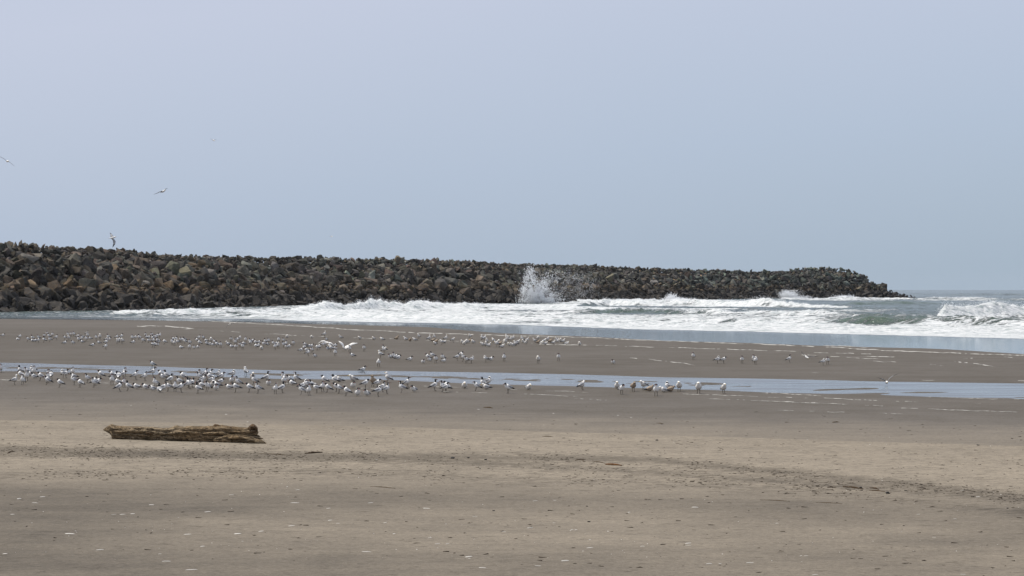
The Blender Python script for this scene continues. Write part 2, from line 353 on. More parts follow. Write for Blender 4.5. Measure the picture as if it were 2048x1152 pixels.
# ------------------------------------------------------------------ foam lines left on the sand and on the swash edge
M_foam = simple('foam', (.40, .385, .35), .9, .1, 3, .3)
lines = [([(415, 641), (480, 645.5), (600, 652), (678, 657.5), (780, 663), (900, 668), (1020, 671), (1150, 674.5), (1330, 681.6), (1500, 688)], 1.5, .90),
    ([(262, 653), (300, 651.6), (345, 653.5), (392, 656.5)], 1.7, .75), ([(360, 657), (393, 658.5)], 1.3, .8),
    ([(395, 659), (440, 662), (500, 666), (600, 671), (690, 675), (750, 677), (860, 681), (1000, 685.5), (1180, 691)], .9, .5),
    ([(1500, 687.5), (1600, 692), (1660, 694.5), (1790, 702), (1900, 706), (2048, 711), (2400, 727)], 1.7, .88),
    ([(1640, 690), (1690, 692), (1740, 695)], 1.6, .8),
    ([(1060, 688), (1160, 690.5), (1300, 694), (1450, 698.5), (1560, 702), (1660, 706), (1760, 708)], 1.1, .7),
    ([(1090, 695), (1160, 698)], 1.3, .6), ([(1240, 714), (1280, 717.5), (1330, 722), (1370, 727), (1392, 732)], 1.5, .72),
    ([(1565, 713), (1610, 710), (1700, 715), (1760, 718)], 1.0, .5), ([(1725, 713), (1800, 714), (1870, 717)], 1.4, .45),
    ([(1740, 722), (1800, 725), (1890, 731)], 1.1, .5), ([(1905, 722), (1930, 726), (1965, 729), (1995, 735)], 1.8, .6), ([(1925, 716), (1975, 718)], 1.6, .5), ([(2005, 714), (2060, 719)], 1.5, .5),
    ([(1620, 745), (1640, 746)], 1.2, .8), ([(1665, 745), (1680, 746)], 1.2, .8), ([(1705, 746), (1722, 747)], 1.2, .8), ([(1840, 760), (1875, 761)], 1.1, .8), ([(2010, 760), (2060, 762)], 1.0, .5),
    ([(-200, 756), (0, 759), (75, 761.5)], .9, .6), ([(165, 765), (215, 766.5), (300, 769), (420, 772)], .9, .7), ([(500, 766), (620, 768), (700, 769)], .8, .5), ([(700, 776), (790, 779)], .8, .6),
    ([(790, 771), (960, 777), (1060, 780)], .8, .45), ([(880, 783), (1060, 789), (1160, 793)], .9, .5),
    ([(1085, 781), (1130, 783), (1180, 786)], .8, .7), ([(1145, 797), (1190, 800), (1235, 802)], .9, .6), ([(1330, 787), (1480, 792), (1620, 797)], 1.0, .72), ([(1410, 797), (1540, 803), (1700, 809)], .9, .7),
    ([(1520, 785), (1620, 790), (1660, 792)], 1.3, .75), ([(1620, 795), (1740, 801), (1840, 804)], 1.1, .6), ([(1560, 803), (1680, 808), (1790, 813)], 1.0, .6), ([(1690, 800), (1760, 802)], 1.0, .5),
    ([(1545, 820), (1620, 823), (1720, 826)], .9, .6), ([(1790, 816), (1860, 818), (1940, 822)], 1.0, .7), ([(1900, 820), (2050, 825)], .9, .6), ([(1945, 833), (2000, 835)], .9, .5), ([(1760, 827), (1810, 828)], .9, .6), ([(1850, 794), (2050, 800)], .9, .6), ([(1950, 807), (2060, 811)], .9, .5)]
vs_, fs_ = [], []
for li, (pts, th, dens) in enumerate(lines):
    c_ = cv(pts); u0, u1 = pts[0][0], pts[-1][0]
    ua = np.arange(u0, u1, 2.0); g = vn(ua * .045, ua * 0 + li * 7.7, 5) * .65 + vn(ua * .16, ua * 0 + li * 3.1, 6) * .35
    th_ = .62 * th * (.25 + 1.3 * vn(ua * .2, ua * 0 + li, 8)) * sstep(0, 14, ua - u0) * sstep(0, 14, u1 - ua)
    vc_ = c_(ua) + .7 * (vn(ua * .06, ua * 0 + li, 9) - .5) * 2
    for a in range(len(ua) - 1):
        if g[a] > .16 + dens * .62: continue
        q = []
        for (uq, vq) in ((ua[a], vc_[a] + th_[a] / 2), (ua[a + 1], vc_[a + 1] + th_[a + 1] / 2), (ua[a + 1], vc_[a + 1] - th_[a + 1] / 2), (ua[a], vc_[a] - th_[a] / 2)):
            Y_ = F * (H - .022) / (vq - 576); q.append(((uq - 1024) / F * Y_, Y_))
        n0 = len(vs_); vs_ += q; fs_.append([n0, n0 + 1, n0 + 2, n0 + 3])
vs_ = np.array(vs_); zz = np.maximum(ground_z(vs_[:, 0], vs_[:, 1]), .0) + .007
o = link(bpy.data.objects.new('foam_lines', mesh_np('foam_lines', np.column_stack([vs_, zz]), np.array(fs_), M_foam)))
tag(o, 'thin broken lines of white foam stranded on the wet sand', 'foam', kind='stuff')

# ------------------------------------------------------------------ jetty of boulders
jb = [(-165, 130), (-125, 200), (-96, 260), (-80, 296)]
for (u_, Y_) in ((0, 330), (125, 343), (250, 356), (420, 398), (600, 446), (800, 478), (1000, 510), (1170, 580), (1340, 660), (1560, 722), (1700, 742), (1790, 754), (1840, 760)):
    jb.append(((u_ - 1024) / F * Y_, Y_))
jb = np.array(jb, float)
seg = np.r_[0, np.cumsum(np.hypot(*np.diff(jb, axis=0).T))]
LEN = seg[-1]; S = np.arange(0, LEN, 1.0)
bx = np.interp(S, seg, jb[:, 0]); by = np.interp(S, seg, jb[:, 1])
kern = np.ones(41) / 41
tx = np.gradient(bx); ty = np.gradient(by)
tx = np.convolve(np.pad(tx, 20, 'edge'), kern, 'valid'); ty = np.convolve(np.pad(ty, 20, 'edge'), kern, 'valid')
tl = np.hypot(tx, ty); tx /= tl; ty /= tl
nx, ny = -ty, tx           # horizontal, away from the open beach side
crest_v = cv([(-3000, 300), (-1200, 440), (-300, 484), (0, 487), (60, 490), (100, 494), (180, 498), (250, 500), (320, 509), (380, 512), (500, 514.5), (700, 517), (850, 521), (1000, 527), (1200, 533.5), (1400, 540), (1560, 544), (1600, 541), (1630, 535), (1680, 535.5), (1712, 543), (1735, 558), (1770, 575), (1800, 587), (1835, 594)])
zc = np.full_like(S, 8.5)
for it in range(30):
    cx = bx + nx * 1.45 * zc; cy = by + ny * 1.45 * zc
    ucr = 1024 + F * cx / cy
    zt = H + (576 - crest_v(ucr)) * cy / F
    zc = zc * .6 + .4 * np.clip(zt, .3, 11)
zc = np.where(by < 290, np.minimum(zc, 8.8), zc) - .16
def jet(s, a):
    """point of the jetty's surface: s along, a across (0 foot, 1 crest, 1..1.6 the top, then the far side)"""
    X = np.interp(s, S, bx); Y = np.interp(s, S, by); z = np.interp(s, S, zc)
    NX = np.interp(s, S, nx); NY = np.interp(s, S, ny)
    a = np.asarray(a, float)
    off = np.where(a < 1, a * 1.45 * z, 1.45 * z + (a - 1) * 12)
    hz = np.where(a < 1, np.where(a < 0, z * a * .3, z * a), np.where(a < 1.6, z, z - (a - 1.6) * 8))
    return X + NX * off, Y + NY * off, hz
# core
aa = np.array([-.25, 0, .2, .4, .6, .8, .97, 1.3, 1.6, 2.0, 2.9])
Sc = np.arange(0, LEN + 1, 3.0); SG, AG = np.meshgrid(Sc, aa, indexing='ij')
X_, Y_, Z_ = jet(SG, AG)
V_core = np.stack([X_.ravel(), Y_.ravel(), Z_.ravel() - .75 + .3 * fbm(SG * .3, AG * 5, 131).ravel()], 1); F_core = grid_faces(len(Sc), len(aa))
F_core = F_core[:, ::-1]
tri_core = np.vstack([F_core[:, [0, 1, 2]], F_core[:, [0, 2, 3]]])
# boulder shapes
def boulder_shape(r):
    a, b, c = 1, r.uniform(.5, .9), r.uniform(.32, .7)
    P = []; pw = r.uniform(.45, .75)
    for _ in range(r.randint(13, 20)):
        d = Vector((r.gauss(0, 1), r.gauss(0, 1), r.gauss(0, 1))).normalized()
        d = Vector([math.copysign(abs(q) ** pw, q) for q in d]) * r.uniform(.72, 1.0)
        P.append((d.x * a, d.y * b, d.z * c))
    bm = bmesh.new()
    for p in P: bm.verts.new(p)
    bmesh.ops.convex_hull(bm, input=bm.verts)
    bmesh.ops.delete(bm, geom=[v for v in bm.verts if not v.link_faces], context='VERTS')
    bmesh.ops.dissolve_limit(bm, angle_limit=R(16), verts=bm.verts, edges=bm.edges)
    bmesh.ops.bevel(bm, geom=list(bm.edges), offset=.035, segments=1, affect='EDGES', clamp_overlap=True)
    bmesh.ops.triangulate(bm, faces=bm.faces)
    bmesh.ops.recalc_face_normals(bm, faces=bm.faces)
    out = []
    for lev in (0, 1):
        if lev:
            bmesh.ops.subdivide_edges(bm, edges=[e_ for e_ in bm.edges if e_.calc_length() > .22], cuts=1, use_grid_fill=True)
            bmesh.ops.triangulate(bm, faces=bm.faces)
            sd_ = r.random() * 50
            for v in bm.verts:
                n_ = float(fbm(v.co.x * 3.1 + sd_, v.co.y * 3.1 + v.co.z * 2.3, 401, 3)); v.co += v.normal * n_ * .17
        bm.verts.index_update()
        v = np.array([q.co[:] for q in bm.verts]); f = np.array([[q.index for q in fc.verts] for fc in bm.faces])
        if not lev: s_ = 1 / max(v.max(0) - v.min(0))
        out.append((v * s_, f))
    bm.free(); return out
rb = random.Random(11)
shp2 = [boulder_shape(rb) for _ in range(60)]; shapes = [q[1] for q in shp2]; shapes_lo = [q[0] for q in shp2]
def rock_mat(name, src):
    k = NM(name); P = k.pos(); sx = k.n('ShaderNodeSeparateXYZ'); k.set(sx.inputs[0], P); z = sx.outputs['Z']
    col = k.attr('rc', 'Color') if src == 'attr' else k.n('ShaderNodeObjectInfo').outputs['Color']
    n1 = k.noise(P, .9, 4, .65); n2 = k.noise(P, 4.5, 4, .7); n3 = k.noise(k.mapv(P, (1, 1, 2.6)), 1.7, 3, .6, 1)
    c = k.mix(k.rng(n1, .3, .7), k.mix(1, col, (.62, .6, .58), 'MULTIPLY'), k.mix(1, col, (1.35, 1.3, 1.22), 'MULTIPLY'))
    c = k.mix(k.math('MULTIPLY', k.rng(n2, .50, .72), .5), c, k.mix(.5, col, (.22, .215, .19)))
    # ochre weed and stain between tide and splash line
    zz_ = k.math('ADD', z, k.math('MULTIPLY', k.math('SUBTRACT', k.noise(P, .25, 3), .5), 3.5))
    oc = k.math('MULTIPLY', k.math('MULTIPLY', k.rng(zz_, 4.6, 3.2), k.rng(n3, .46, .62)), .62)
    c = k.mix(oc, c, (.17, .105, .045))
    low = k.rng(zz_, 3.6, 2.2)
    dk = k.mix(k.rng(n2, .35, .7), (.010, .009, .008), (.042, .035, .026))
    c = k.mix(k.math('MULTIPLY', low, .90), c, dk)
    # guano specks high up
    gu = k.math('MULTIPLY', k.rng(k.noise(P, 2.1, 2), .765, .79), k.rng(z, 5, 6.5))
    c = k.mix(k.math('MULTIPLY', gu, .8), c, (.7, .7, .68))
    k.base(c, k.rng(low, 0, 1, .9, .7), k.rng(low, 0, 1, .15, .25))
    k.set(k.b.inputs['Normal'], k.bump(k.math('ADD', n1, k.math('MULTIPLY', n2, .6)), .7, .22))
    return k.m
M_rockA = rock_mat('boulder_rock_mass', 'attr'); M_rockO = rock_mat('boulder_rock', 'obj')
TONES = {'dark grey': (.045, .043, .041), 'grey': (.085, .082, .076), 'brown': (.088, .068, .050), 'reddish brown': (.082, .058, .046), 'olive': (.088, .083, .058), 'greenish grey': (.072, .088, .078), 'pale grey': (.16, .155, .138), 'ochre': (.14, .098, .055), 'black': (.022, .021, .020)}
def pick_tone(u, a):
    wts = {'dark grey': 3, 'grey': 2.2, 'brown': 2.6, 'reddish brown': 1.1, 'olive': 1.1, 'greenish grey': .25, 'pale grey': .35, 'ochre': .35, 'black': 1.2}
    if u < 420: wts['brown'] = 4.2; wts['ochre'] = .8
    if u > 350: wts.update(grey=3, brown=1.6, olive=1.6); wts['greenish grey'] = 1.0; wts['pale grey'] = .7
    if u > 1000: wts.update(brown=1.1, olive=2.2, grey=4); wts['reddish brown'] = .4
    if u > 1370: wts['greenish grey'] = 7; wts['brown'] = .5
    if u > 1080 and a < .42: wts['black'] *= 9; wts['dark grey'] *= 2
    if a < .38: wts['brown'] *= 1.6; wts['black'] *= 2.2; wts['ochre'] *= 2.5
    ks = list(wts); return rb.choices(ks, [wts[q] for q in ks])[0]
rocks = []
def put_rock(s, a, size, outn, big=False):
    X, Y, z = [float(q) for q in jet(s, a)]
    NX, NY = float(np.interp(s, S, nx)), float(np.interp(s, S, ny))
    sn = Vector((-NX * .57, -NY * .57, .82)) if a < 1 else Vector((0, 0, 1))
    c = Vector((X, Y, z)) + sn * outn
    # settle: long axis roughly down the slope, broad face out
    ax = Vector((NX * rb.uniform(-1, 1) + rb.gauss(0, .4), NY * rb.uniform(-1, 1) + rb.gauss(0, .4), rb.gauss(0, .55))).normalized()
    up = (sn + Vector((rb.gauss(0, .45), rb.gauss(0, .45), rb.gauss(0, .45)))).normalized()
    ay = up.cross(ax)
    if ay.length < .1: ay = Vector((1, 0, 0))
    ay.normalize(); az = ax.cross(ay).normalized()
    k_ = rb.randrange(len(shapes)); sc3 = (size * rb.uniform(.9, 1.15), size * rb.uniform(.75, 1.1), size * rb.uniform(.65, 1.15))
    M = Matrix((ax * sc3[0], ay * sc3[1], az * sc3[2])).transposed().to_4x4(); M.translation = c
    u_ = 1024 + F * c.x / c.y; v_ = 576 - F * (c.z - H) / c.y
    t = pick_tone(u_, a); q = TONES[t]; j = math.exp(rb.gauss(0, .36)) * .98; gm = .40 if u_ < 1300 else .15; q = tuple(x_ * (1 - gm) + y_ * gm for x_, y_ in zip(q, (.072, .066, .055))); coh = float(fbm(s * .05, a * 2, 141, 2)); j *= 1 + coh * .7
    rocks.append(dict(M=M, k=k_, size=size, u=u_, v=v_, a=a, s=s, tone=t, col=tuple(x * j * rb.uniform(.94, 1.06) for x in q), px=size / c.y * F, big=big, sc=sc3, Y=c.y))
s_ = 0.0
while s_ < LEN:
    u_here = 1024 + F * np.interp(s_, S, bx) / np.interp(s_, S, by)
    if u_here < -900: s_ += 3.0
    zc_ = float(np.interp(s_, S, zc)); k_n = max(2, int(zc_ * 1.76 / 1.0))
    for j in range(k_n + 1):
        a = (j + rb.uniform(-.45, .45)) / k_n
        if a < -.12: continue
        size = min(max(rb.lognormvariate(.40, .36), .7), 3.0) * (.92 if u_here > 1300 else 1)
        if zc_ < 4: size *= .62
        if a > .80: size *= .70
        put_rock(s_ + rb.uniform(-.6, .6), min(a, 1.02), size, rb.uniform(-.45, .40) if a < .82 else rb.uniform(-.45, .05))
    for j in range(2 if u_here < 640 else 0):
        put_rock(s_ + rb.uniform(-.6, .6), -rb.random() ** 1.5 * .26, rb.uniform(.8, 2.2), rb.uniform(-.5, .1))
    for j in range(4 if u_here < 1700 else 2):
        put_rock(s_ + rb.uniform(-.6, .6), rb.uniform(1.0, 1.55), min(rb.lognormvariate(.0, .3), 1.6), rb.uniform(-.55, -.05 if rb.random() < .9 else .3))
    s_ += 1.05
# the larger ones lying proud of the slope
for i in range(420):
    s0 = rb.uniform(float(np.interp(250, by, S)), LEN - 6) if rb.random() < .55 else rb.uniform(float(np.interp(300, by, S)), float(np.interp(520, by, S)))
    zc_ = float(np.interp(s0, S, zc)); a = rb.uniform(.03, .78)
    put_rock(s0, a, rb.uniform(1.7, 3.1) * (.62 if zc_ < 4 else 1), rb.uniform(.30, .60), True)
vis = [r for r in rocks if r['big'] and -10 < r['u'] < 1990 and r['v'] < 607]
vis.sort(key=lambda r: -r['px'])
# of these the 300 that show largest; skip those nearly hidden by a nearer one
chosen = []
for r in vis:
    hid = any((q['Y'] < r['Y'] - .3 and abs(q['u'] - r['u']) < .32 * q['px'] and abs(q['v'] - r['v']) < .26 * q['px']) for q in vis)
    if not hid: chosen.append(r)
    if len(chosen) == 290: break
cid = {id(r) for r in chosen}
# mass
VV, FF, CC = [V_core], [tri_core], [np.tile((.03, .029, .027, 1), (len(V_core), 1))]; n0 = len(V_core)
for r in rocks:
    if id(r) in cid: continue
    v, f = (shapes if r['u'] < 900 and r['size'] > 1.1 else shapes_lo)[r['k']]; M = np.array(r['M'])
    VV.append(v @ M[:3, :3].T + M[:3, 3]); FF.append(f + n0); CC.append(np.tile((*r['col'], 1), (len(v), 1))); n0 += len(v)
o = link(bpy.data.objects.new('rock_jetty', mesh_np('rock_jetty', np.vstack(VV), np.vstack(FF), M_rockA, False, {'rc': np.vstack(CC)})))
tag(o, 'long jetty of piled dark angular rocks running out to sea', 'jetty', kind='stuff')
meshes = [mesh_np('boulder', v, f, M_rockO) for v, f in shapes]

# ---- labels that single out: place words along u, ordinals where still alike
ORD = ['first', 'second', 'third', 'fourth', 'fifth', 'sixth', 'seventh', 'eighth', 'ninth', 'tenth', 'eleventh', 'twelfth', 'thirteenth', 'fourteenth', 'fifteenth', 'sixteenth', 'seventeenth', 'eighteenth', 'nineteenth', 'twentieth']
def uniquify(items, sep='from left,'):
    """items: list of dict(label, u). Same labels get an ordinal counted from the left"""
    by_ = {}
    for it in items: by_.setdefault(it['label'], []).append(it)
    for lab, g in by_.items():
        if len(g) < 2: continue
        g.sort(key=lambda q: q['u'])
        for i, q in enumerate(g):
            if len(g) == 2: q['label'] = ('left-hand ', 'right-hand ')[i] + lab
            elif i == len(g) - 1: q['label'] = 'rightmost ' + lab
            elif i == 0: q['label'] = 'leftmost ' + lab
            else: q['label'] = ORD[i] + ' ' + sep + ' ' + lab
PLACE_J = [(90, 'at the far left end'), (215, 'left of the large flying gull'), (300, 'near the large flying gull'), (420, 'above the left flock'), (540, 'left of the first breaker'), (640, 'where the first breaker starts'), (760, 'over the white breaker'), (880, 'right of the white breaker'), (1030, 'left of the big splash'), (1130, 'behind the big splash'), (1250, 'right of the big splash'), (1400, 'on the middle stretch'), (1540, 'on the greenish stretch'), (1620, 'by the small splash'), (1700, 'on the round head'), (2100, 'on the low tip')]
def place(tab, u):
    for lim, t in tab:
        if u < lim: return t
    return tab[-1][1]
def level(a):
    return 'at the waterline' if a < .2 else 'low' if a < .4 else 'halfway up' if a < .62 else 'high up' if a < .82 else 'just under the crest'
labs = []
for r in chosen:
    ex = r['sc'][0] / r['size'], r['sc'][2] / r['size']
    v_, f_ = shapes[r['k']]; fl = (v_[:, 2].max() - v_[:, 2].min()) * ex[1]; wd = (v_[:, 1].max() - v_[:, 1].min()) * r['sc'][1] / r['size']
    shp = 'slab' if fl < .48 else 'long boulder' if wd < .52 else 'blocky boulder' if fl > .72 else 'boulder'
    sz = 'huge ' if r['px'] > 33 else 'small ' if r['px'] < 17 else ''
    labs.append(dict(label=f"{sz}{r['tone']} {shp} {level(r['a'])} {place(PLACE_J, r['u'])}", u=r['u'], r=r))
uniquify(labs)
for it in labs:
    r = it['r']; o = bpy.data.objects.new('boulder', meshes[r['k']]); o.matrix_world = r['M']; o.color = (*r['col'], 1); link(o)
    tag(o, it['label'], 'boulder', 'large boulders of the jetty')

# ------------------------------------------------------------------ spray (many small flung drops)
k = NM('spray_drops'); k.base((.92, .93, .94), .9, .1)
tr_ = k.n('ShaderNodeBsdfTranslucent'); tr_.inputs[0].default_value = (.92, .93, .94, 1); mx_ = k.n('ShaderNodeMixShader'); mx_.inputs[0].default_value = .45
k.t.links.new(k.b.outputs[0], mx_.inputs[1]); k.t.links.new(tr_.outputs[0], mx_.inputs[2]); k.t.links.new(mx_.outputs[0], k.out.inputs[0]); M_spray = k.m
tet = np.array([(1, 1, 1), (1, -1, -1), (-1, 1, -1), (-1, -1, 1)], float) / 1.7; tf = np.array([(0, 1, 2), (0, 3, 1), (0, 2, 3), (1, 3, 2)])
g = np.random.default_rng(5)
def drops(P, size):
    n = len(P); q = g.normal(size=(n, 4)); q /= np.linalg.norm(q, axis=1)[:, None]
    w_, x, y, z = q.T
    Rm = np.stack([1 - 2 * (y * y + z * z), 2 * (x * y - z * w_), 2 * (x * z + y * w_), 2 * (x * y + z * w_), 1 - 2 * (x * x + z * z), 2 * (y * z - x * w_), 2 * (x * z - y * w_), 2 * (y * z + x * w_), 1 - 2 * (x * x + y * y)], 1).reshape(n, 3, 3)
    V = np.einsum('nij,kj->nki', Rm, tet) * size[:, None, None] + P[:, None, :]
    Fx = tf[None] + 4 * np.arange(n)[:, None, None]
    return V.reshape(-1, 3), Fx.reshape(-1, 3)
def plume(name, label, parts):
    """parts: (u, v centre, su, sv, Y, depth, n, smin, smax, lean)"""
    Ps, Ss = [], []
    for (u, v, su, sv_, Y, dep, n, s0, s1, lean) in parts:
        m = Y / F; r_ = g.normal(size=(n, 3))
        X = (u - 1024) * m + r_[:, 0] * su * m + r_[:, 2] * sv_ * m * lean; Z_ = H + (576 - v) * m + r_[:, 2] * sv_ * m
        p = np.column_stack([X, Y + r_[:, 1] * dep, Z_]); p = p[p[:, 2] > -.2]
        Ps.append(p); Ss.append(s0 + (s1 - s0) * g.random(len(p)) ** 3)
    V, Fx = drops(np.vstack(Ps), np.concatenate(Ss))
    o = link(bpy.data.objects.new(name, mesh_np(name, V, Fx, M_spray))); tag(o, label, 'spray', kind='stuff')
Yp = 512
def field_spray(name, label, n, box, blobs, Y, dep, s0, s1, con_, sd_, lean):
    u = g.uniform(box[0], box[1], n); v = g.uniform(box[2], box[3], n); I = 0
    for (bu, bv, ru, rv, a_, dens) in blobs:
        du, dv = u - bu, v - bv; c_, s_ = math.cos(a_), math.sin(a_); I = np.maximum(I, dens * np.exp(-((du * c_ + dv * s_) / ru) ** 2 - ((-du * s_ + dv * c_) / rv) ** 2))
    tex = .5 + fbm((u + lean * v) * .16, v * .085, sd_, 4) * con_ + fbm(u * .5, v * .5, sd_ + 9, 2) * con_ * .5
    keep = g.random(n) < np.clip(I * np.clip(tex, 0, 1.6), 0, 1)
    u, v, I = u[keep], v[keep], np.broadcast_to(I, u.shape)[keep] if np.ndim(I) else I; m = Y / F
    P = np.column_stack([(u - 1024) * m, Y + g.normal(size=len(u)) * dep, H + (576 - v) * m]); P = P[P[:, 2] > -.1]
    V, Fx = drops(P, s0 + (s1 - s0) * g.random(len(P)) ** 3)
    o = link(bpy.data.objects.new(name, mesh_np(name, V, Fx, M_spray))); tag(o, label, 'spray', kind='stuff')
field_spray('sea_spray', 'tall white burst of spray where a wave hits the jetty', 210000, (1030, 1130, 528, 610),
    [(1070, 588, 17, 13, .15, 1.0), (1062, 566, 10, 17, -.1, .72), (1061, 546, 7, 12, 0, .36), (1080, 600, 30, 6, 0, 1.0), (1086, 574, 12, 15, -.5, .34), (1050, 582, 8, 12, .3, .42), (1102, 592, 14, 9, .3, .30), (1098, 558, 22, 12, 0, .06)], Yp, 1.3, .015, .115, 1.25, 501, -.3)
field_spray('spray_mist', 'fine mist of spray drifting in front of the dark rocks', 120000, (1085, 1200, 532, 604),
    [(1140, 558, 42, 14, .12, .26), (1130, 582, 40, 20, 0, .17), (1168, 578, 24, 22, 0, .20), (1110, 556, 26, 12, -.2, .18)], Yp + 5, 1.6, .012, .058, 1.9, 521, .5)
plume('sea_spray', 'small white splash against the jetty head', [(1578, 592, 8, 4.5, 712, 2, 2800, .04, .22, 0), (1572, 588, 5, 4, 712, 2, 1000, .04, .16, 0), (1595, 597, 14, 2.5, 712, 2, 1800, .04, .2, 0), (1586, 586, 12, 4, 714, 2, 500, .03, .09, 0)])
plume('sea_spray', 'low white splash beside the notch in the rocks', [(1343, 596, 5, 4, 640, 2, 1500, .04, .18, 0), (1350, 598, 12, 2, 640, 2, 1200, .04, .18, 0), (1688, 594, 10, 2, 730, 2, 1000, .04, .2, 0)])
# drops thrown off the breaking crests
Ps, Ss = [], []
for (base, hts, fl_, bl_, fo_, gr_) in waves:
    if fo_ < .7: continue
    b_, h_ = cv(base), cv(hts)
    for i in range(int((hts[-1][0] - hts[0][0]) * 7)):
        u = rnd.uniform(hts[0][0], min(hts[-1][0], 2150)); hh = float(h_(u))
        if hh < .45: continue
        vv_ = float(b_(u)); Y = F * H / (vv_ - 576); dY = rnd.gauss(0.6, 1.6)
        r_ = int(np.argmin(abs(Yr - Y - dY))); c_ = int(np.argmin(abs(ucs - u))); r0 = max(0, r_ - 5)
        zt = float(Z[r0:r_ + 6, c_].max())
        Ps.append(((u - 1024) / F * Y + rnd.gauss(0, .1), Y + dY, zt - .15 + abs(rnd.gauss(0, .20)) * min(1.6, hh))); Ss.append(rnd.uniform(.015, .055) * (Y / 400))
V, Fx = drops(np.array(Ps), np.array(Ss)); o = link(bpy.data.objects.new('crest_spray', mesh_np('crest_spray', V, Fx, M_spray)))
tag(o, 'drops of white spray thrown up along the breaking crests', 'spray', kind='stuff')
print('jetty+sea built, boulders', len(labs))
# ------------------------------------------------------------------ birds
M_white = simple('white_plumage', (.83, .81, .77), .85, .1, 40, .06)
M_greyf = simple('grey_plumage', (.32, .325, .335), .85, .1, 30, .08)
M_black = simple('black_plumage', (.015, .015, .017), .7, .2)
M_bill = simple('orange_red_bill', (.20, .035, .015), .5, .4)
M_leg = simple('dark_legs', (.03, .026, .024), .6, .3)
M_brown = simple('mottled_brown_plumage', (.34, .27, .20), .9, .1, 60, .45)
M_ybill = simple('yellow_bill', (.55, .38, .06), .5, .4)
M_wingtip = simple('dark_wing_feathers', (.05, .05, .055), .8, .2)
M_gullb = simple('gull_plumage', (.66, .63, .58), .85, .1, 30, .22)
BM = [M_white, M_greyf, M_black, M_bill, M_leg, M_brown, M_ybill, M_wingtip, M_gullb]
class Acc:
    def __init__(s): s.v = []; s.f = []; s.m = []
    def loft(s, path, colf, n=10, y0=0., close=True):
        """path: (x, z, ry, rn[, y]) points; rings across the path in the x-z plane"""
        b = len(s.v); P = [Vector((p[0], (p[4] if len(p) > 4 else 0) + y0, p[1])) for p in path]
        for i, p in enumerate(path):
            t = (P[min(i + 1, len(P) - 1)] - P[max(i - 1, 0)]); t.y = 0; t.normalize(); nn = Vector((-t.z, 0, t.x))
            for j in range(n):
                a = 2 * math.pi * j / n
                s.v.append(P[i] + nn * math.sin(a) * p[3] + Vector((0, 1, 0)) * math.cos(a) * p[2])
        for i in range(len(path) - 1):
            for j in range(n):
                a = 2 * math.pi * (j + .5) / n
                s.f.append((b + i * n + j, b + i * n + (j + 1) % n, b + (i + 1) * n + (j + 1) % n, b + (i + 1) * n + j)); s.m.append(colf(i, math.sin(a)))
        for e_, i in ((1, 0), (0, len(path) - 1)):
            r_ = [b + i * n + j for j in range(n)]; s.f.append(tuple(r_ if e_ == 0 else r_[::-1])); s.m.append(colf(min(i, len(path) - 2), 0))
    def tube(s, a, b_, r0, r1, m, n=5):
        a = Vector(a); b_ = Vector(b_); t = (b_ - a).normalized(); x = t.orthogonal().normalized(); y = t.cross(x); k0 = len(s.v)
        for p, r_ in ((a, r0), (b_, r1)):
            for j in range(n): s.v.append(p + (x * math.cos(2 * math.pi * j / n) + y * math.sin(2 * math.pi * j / n)) * r_)
        for j in range(n): s.f.append((k0 + j, k0 + (j + 1) % n, k0 + n + (j + 1) % n, k0 + n + j)); s.m.append(m)
        s.f.append(tuple(k0 + n + j for j in range(n))); s.m.append(m)
    def wing(s, pts, chords, cdir, th, mfun):
        """flight wing: pts along the arm, chord lengths, chord direction"""
        b = len(s.v); cdir = Vector(cdir).normalized(); prof = [(-.5, 0), (-.2, 1), (.2, .8), (.5, 0), (.2, -.3), (-.2, -.4)]
        for i, (p, c) in enumerate(zip(pts, chords)):
            p = Vector(p); t = (Vector(pts[min(i + 1, len(pts) - 1)]) - Vector(pts[max(i - 1, 0)])).normalized(); up = t.cross(cdir)
            if up.z < 0: up = -up
            up.normalize()
            for (a, h) in prof: s.v.append(p - cdir * (a * c) + up * h * th * (c / max(chords)))
        for i in range(len(pts) - 1):
            for j in range(6): s.f.append((b + i * 6 + j, b + i * 6 + (j + 1) % 6, b + (i + 1) * 6 + (j + 1) % 6, b + (i + 1) * 6 + j)); s.m.append(mfun(i, len(pts)))
        for i in (0, len(pts) - 1): s.f.append(tuple(b + i * 6 + j for j in range(6))); s.m.append(mfun(i, len(pts)))
    def mesh(s, name, fx=1, fy=1):
        s.v = [Vector((v[0] * fx, v[1] * fy, v[2])) for v in s.v]
        me = bpy.data.meshes.new(name); me.from_pydata([v[:] for v in s.v], [], s.f)
        for m in BM: me.materials.append(m)
        me.polygons.foreach_set('material_index', s.m); me.polygons.foreach_set('use_smooth', [True] * len(s.f))
        bm = bmesh.new(); bm.from_mesh(me); bmesh.ops.recalc_face_normals(bm, faces=bm.faces); bm.to_mesh(me); bm.free()
        return me
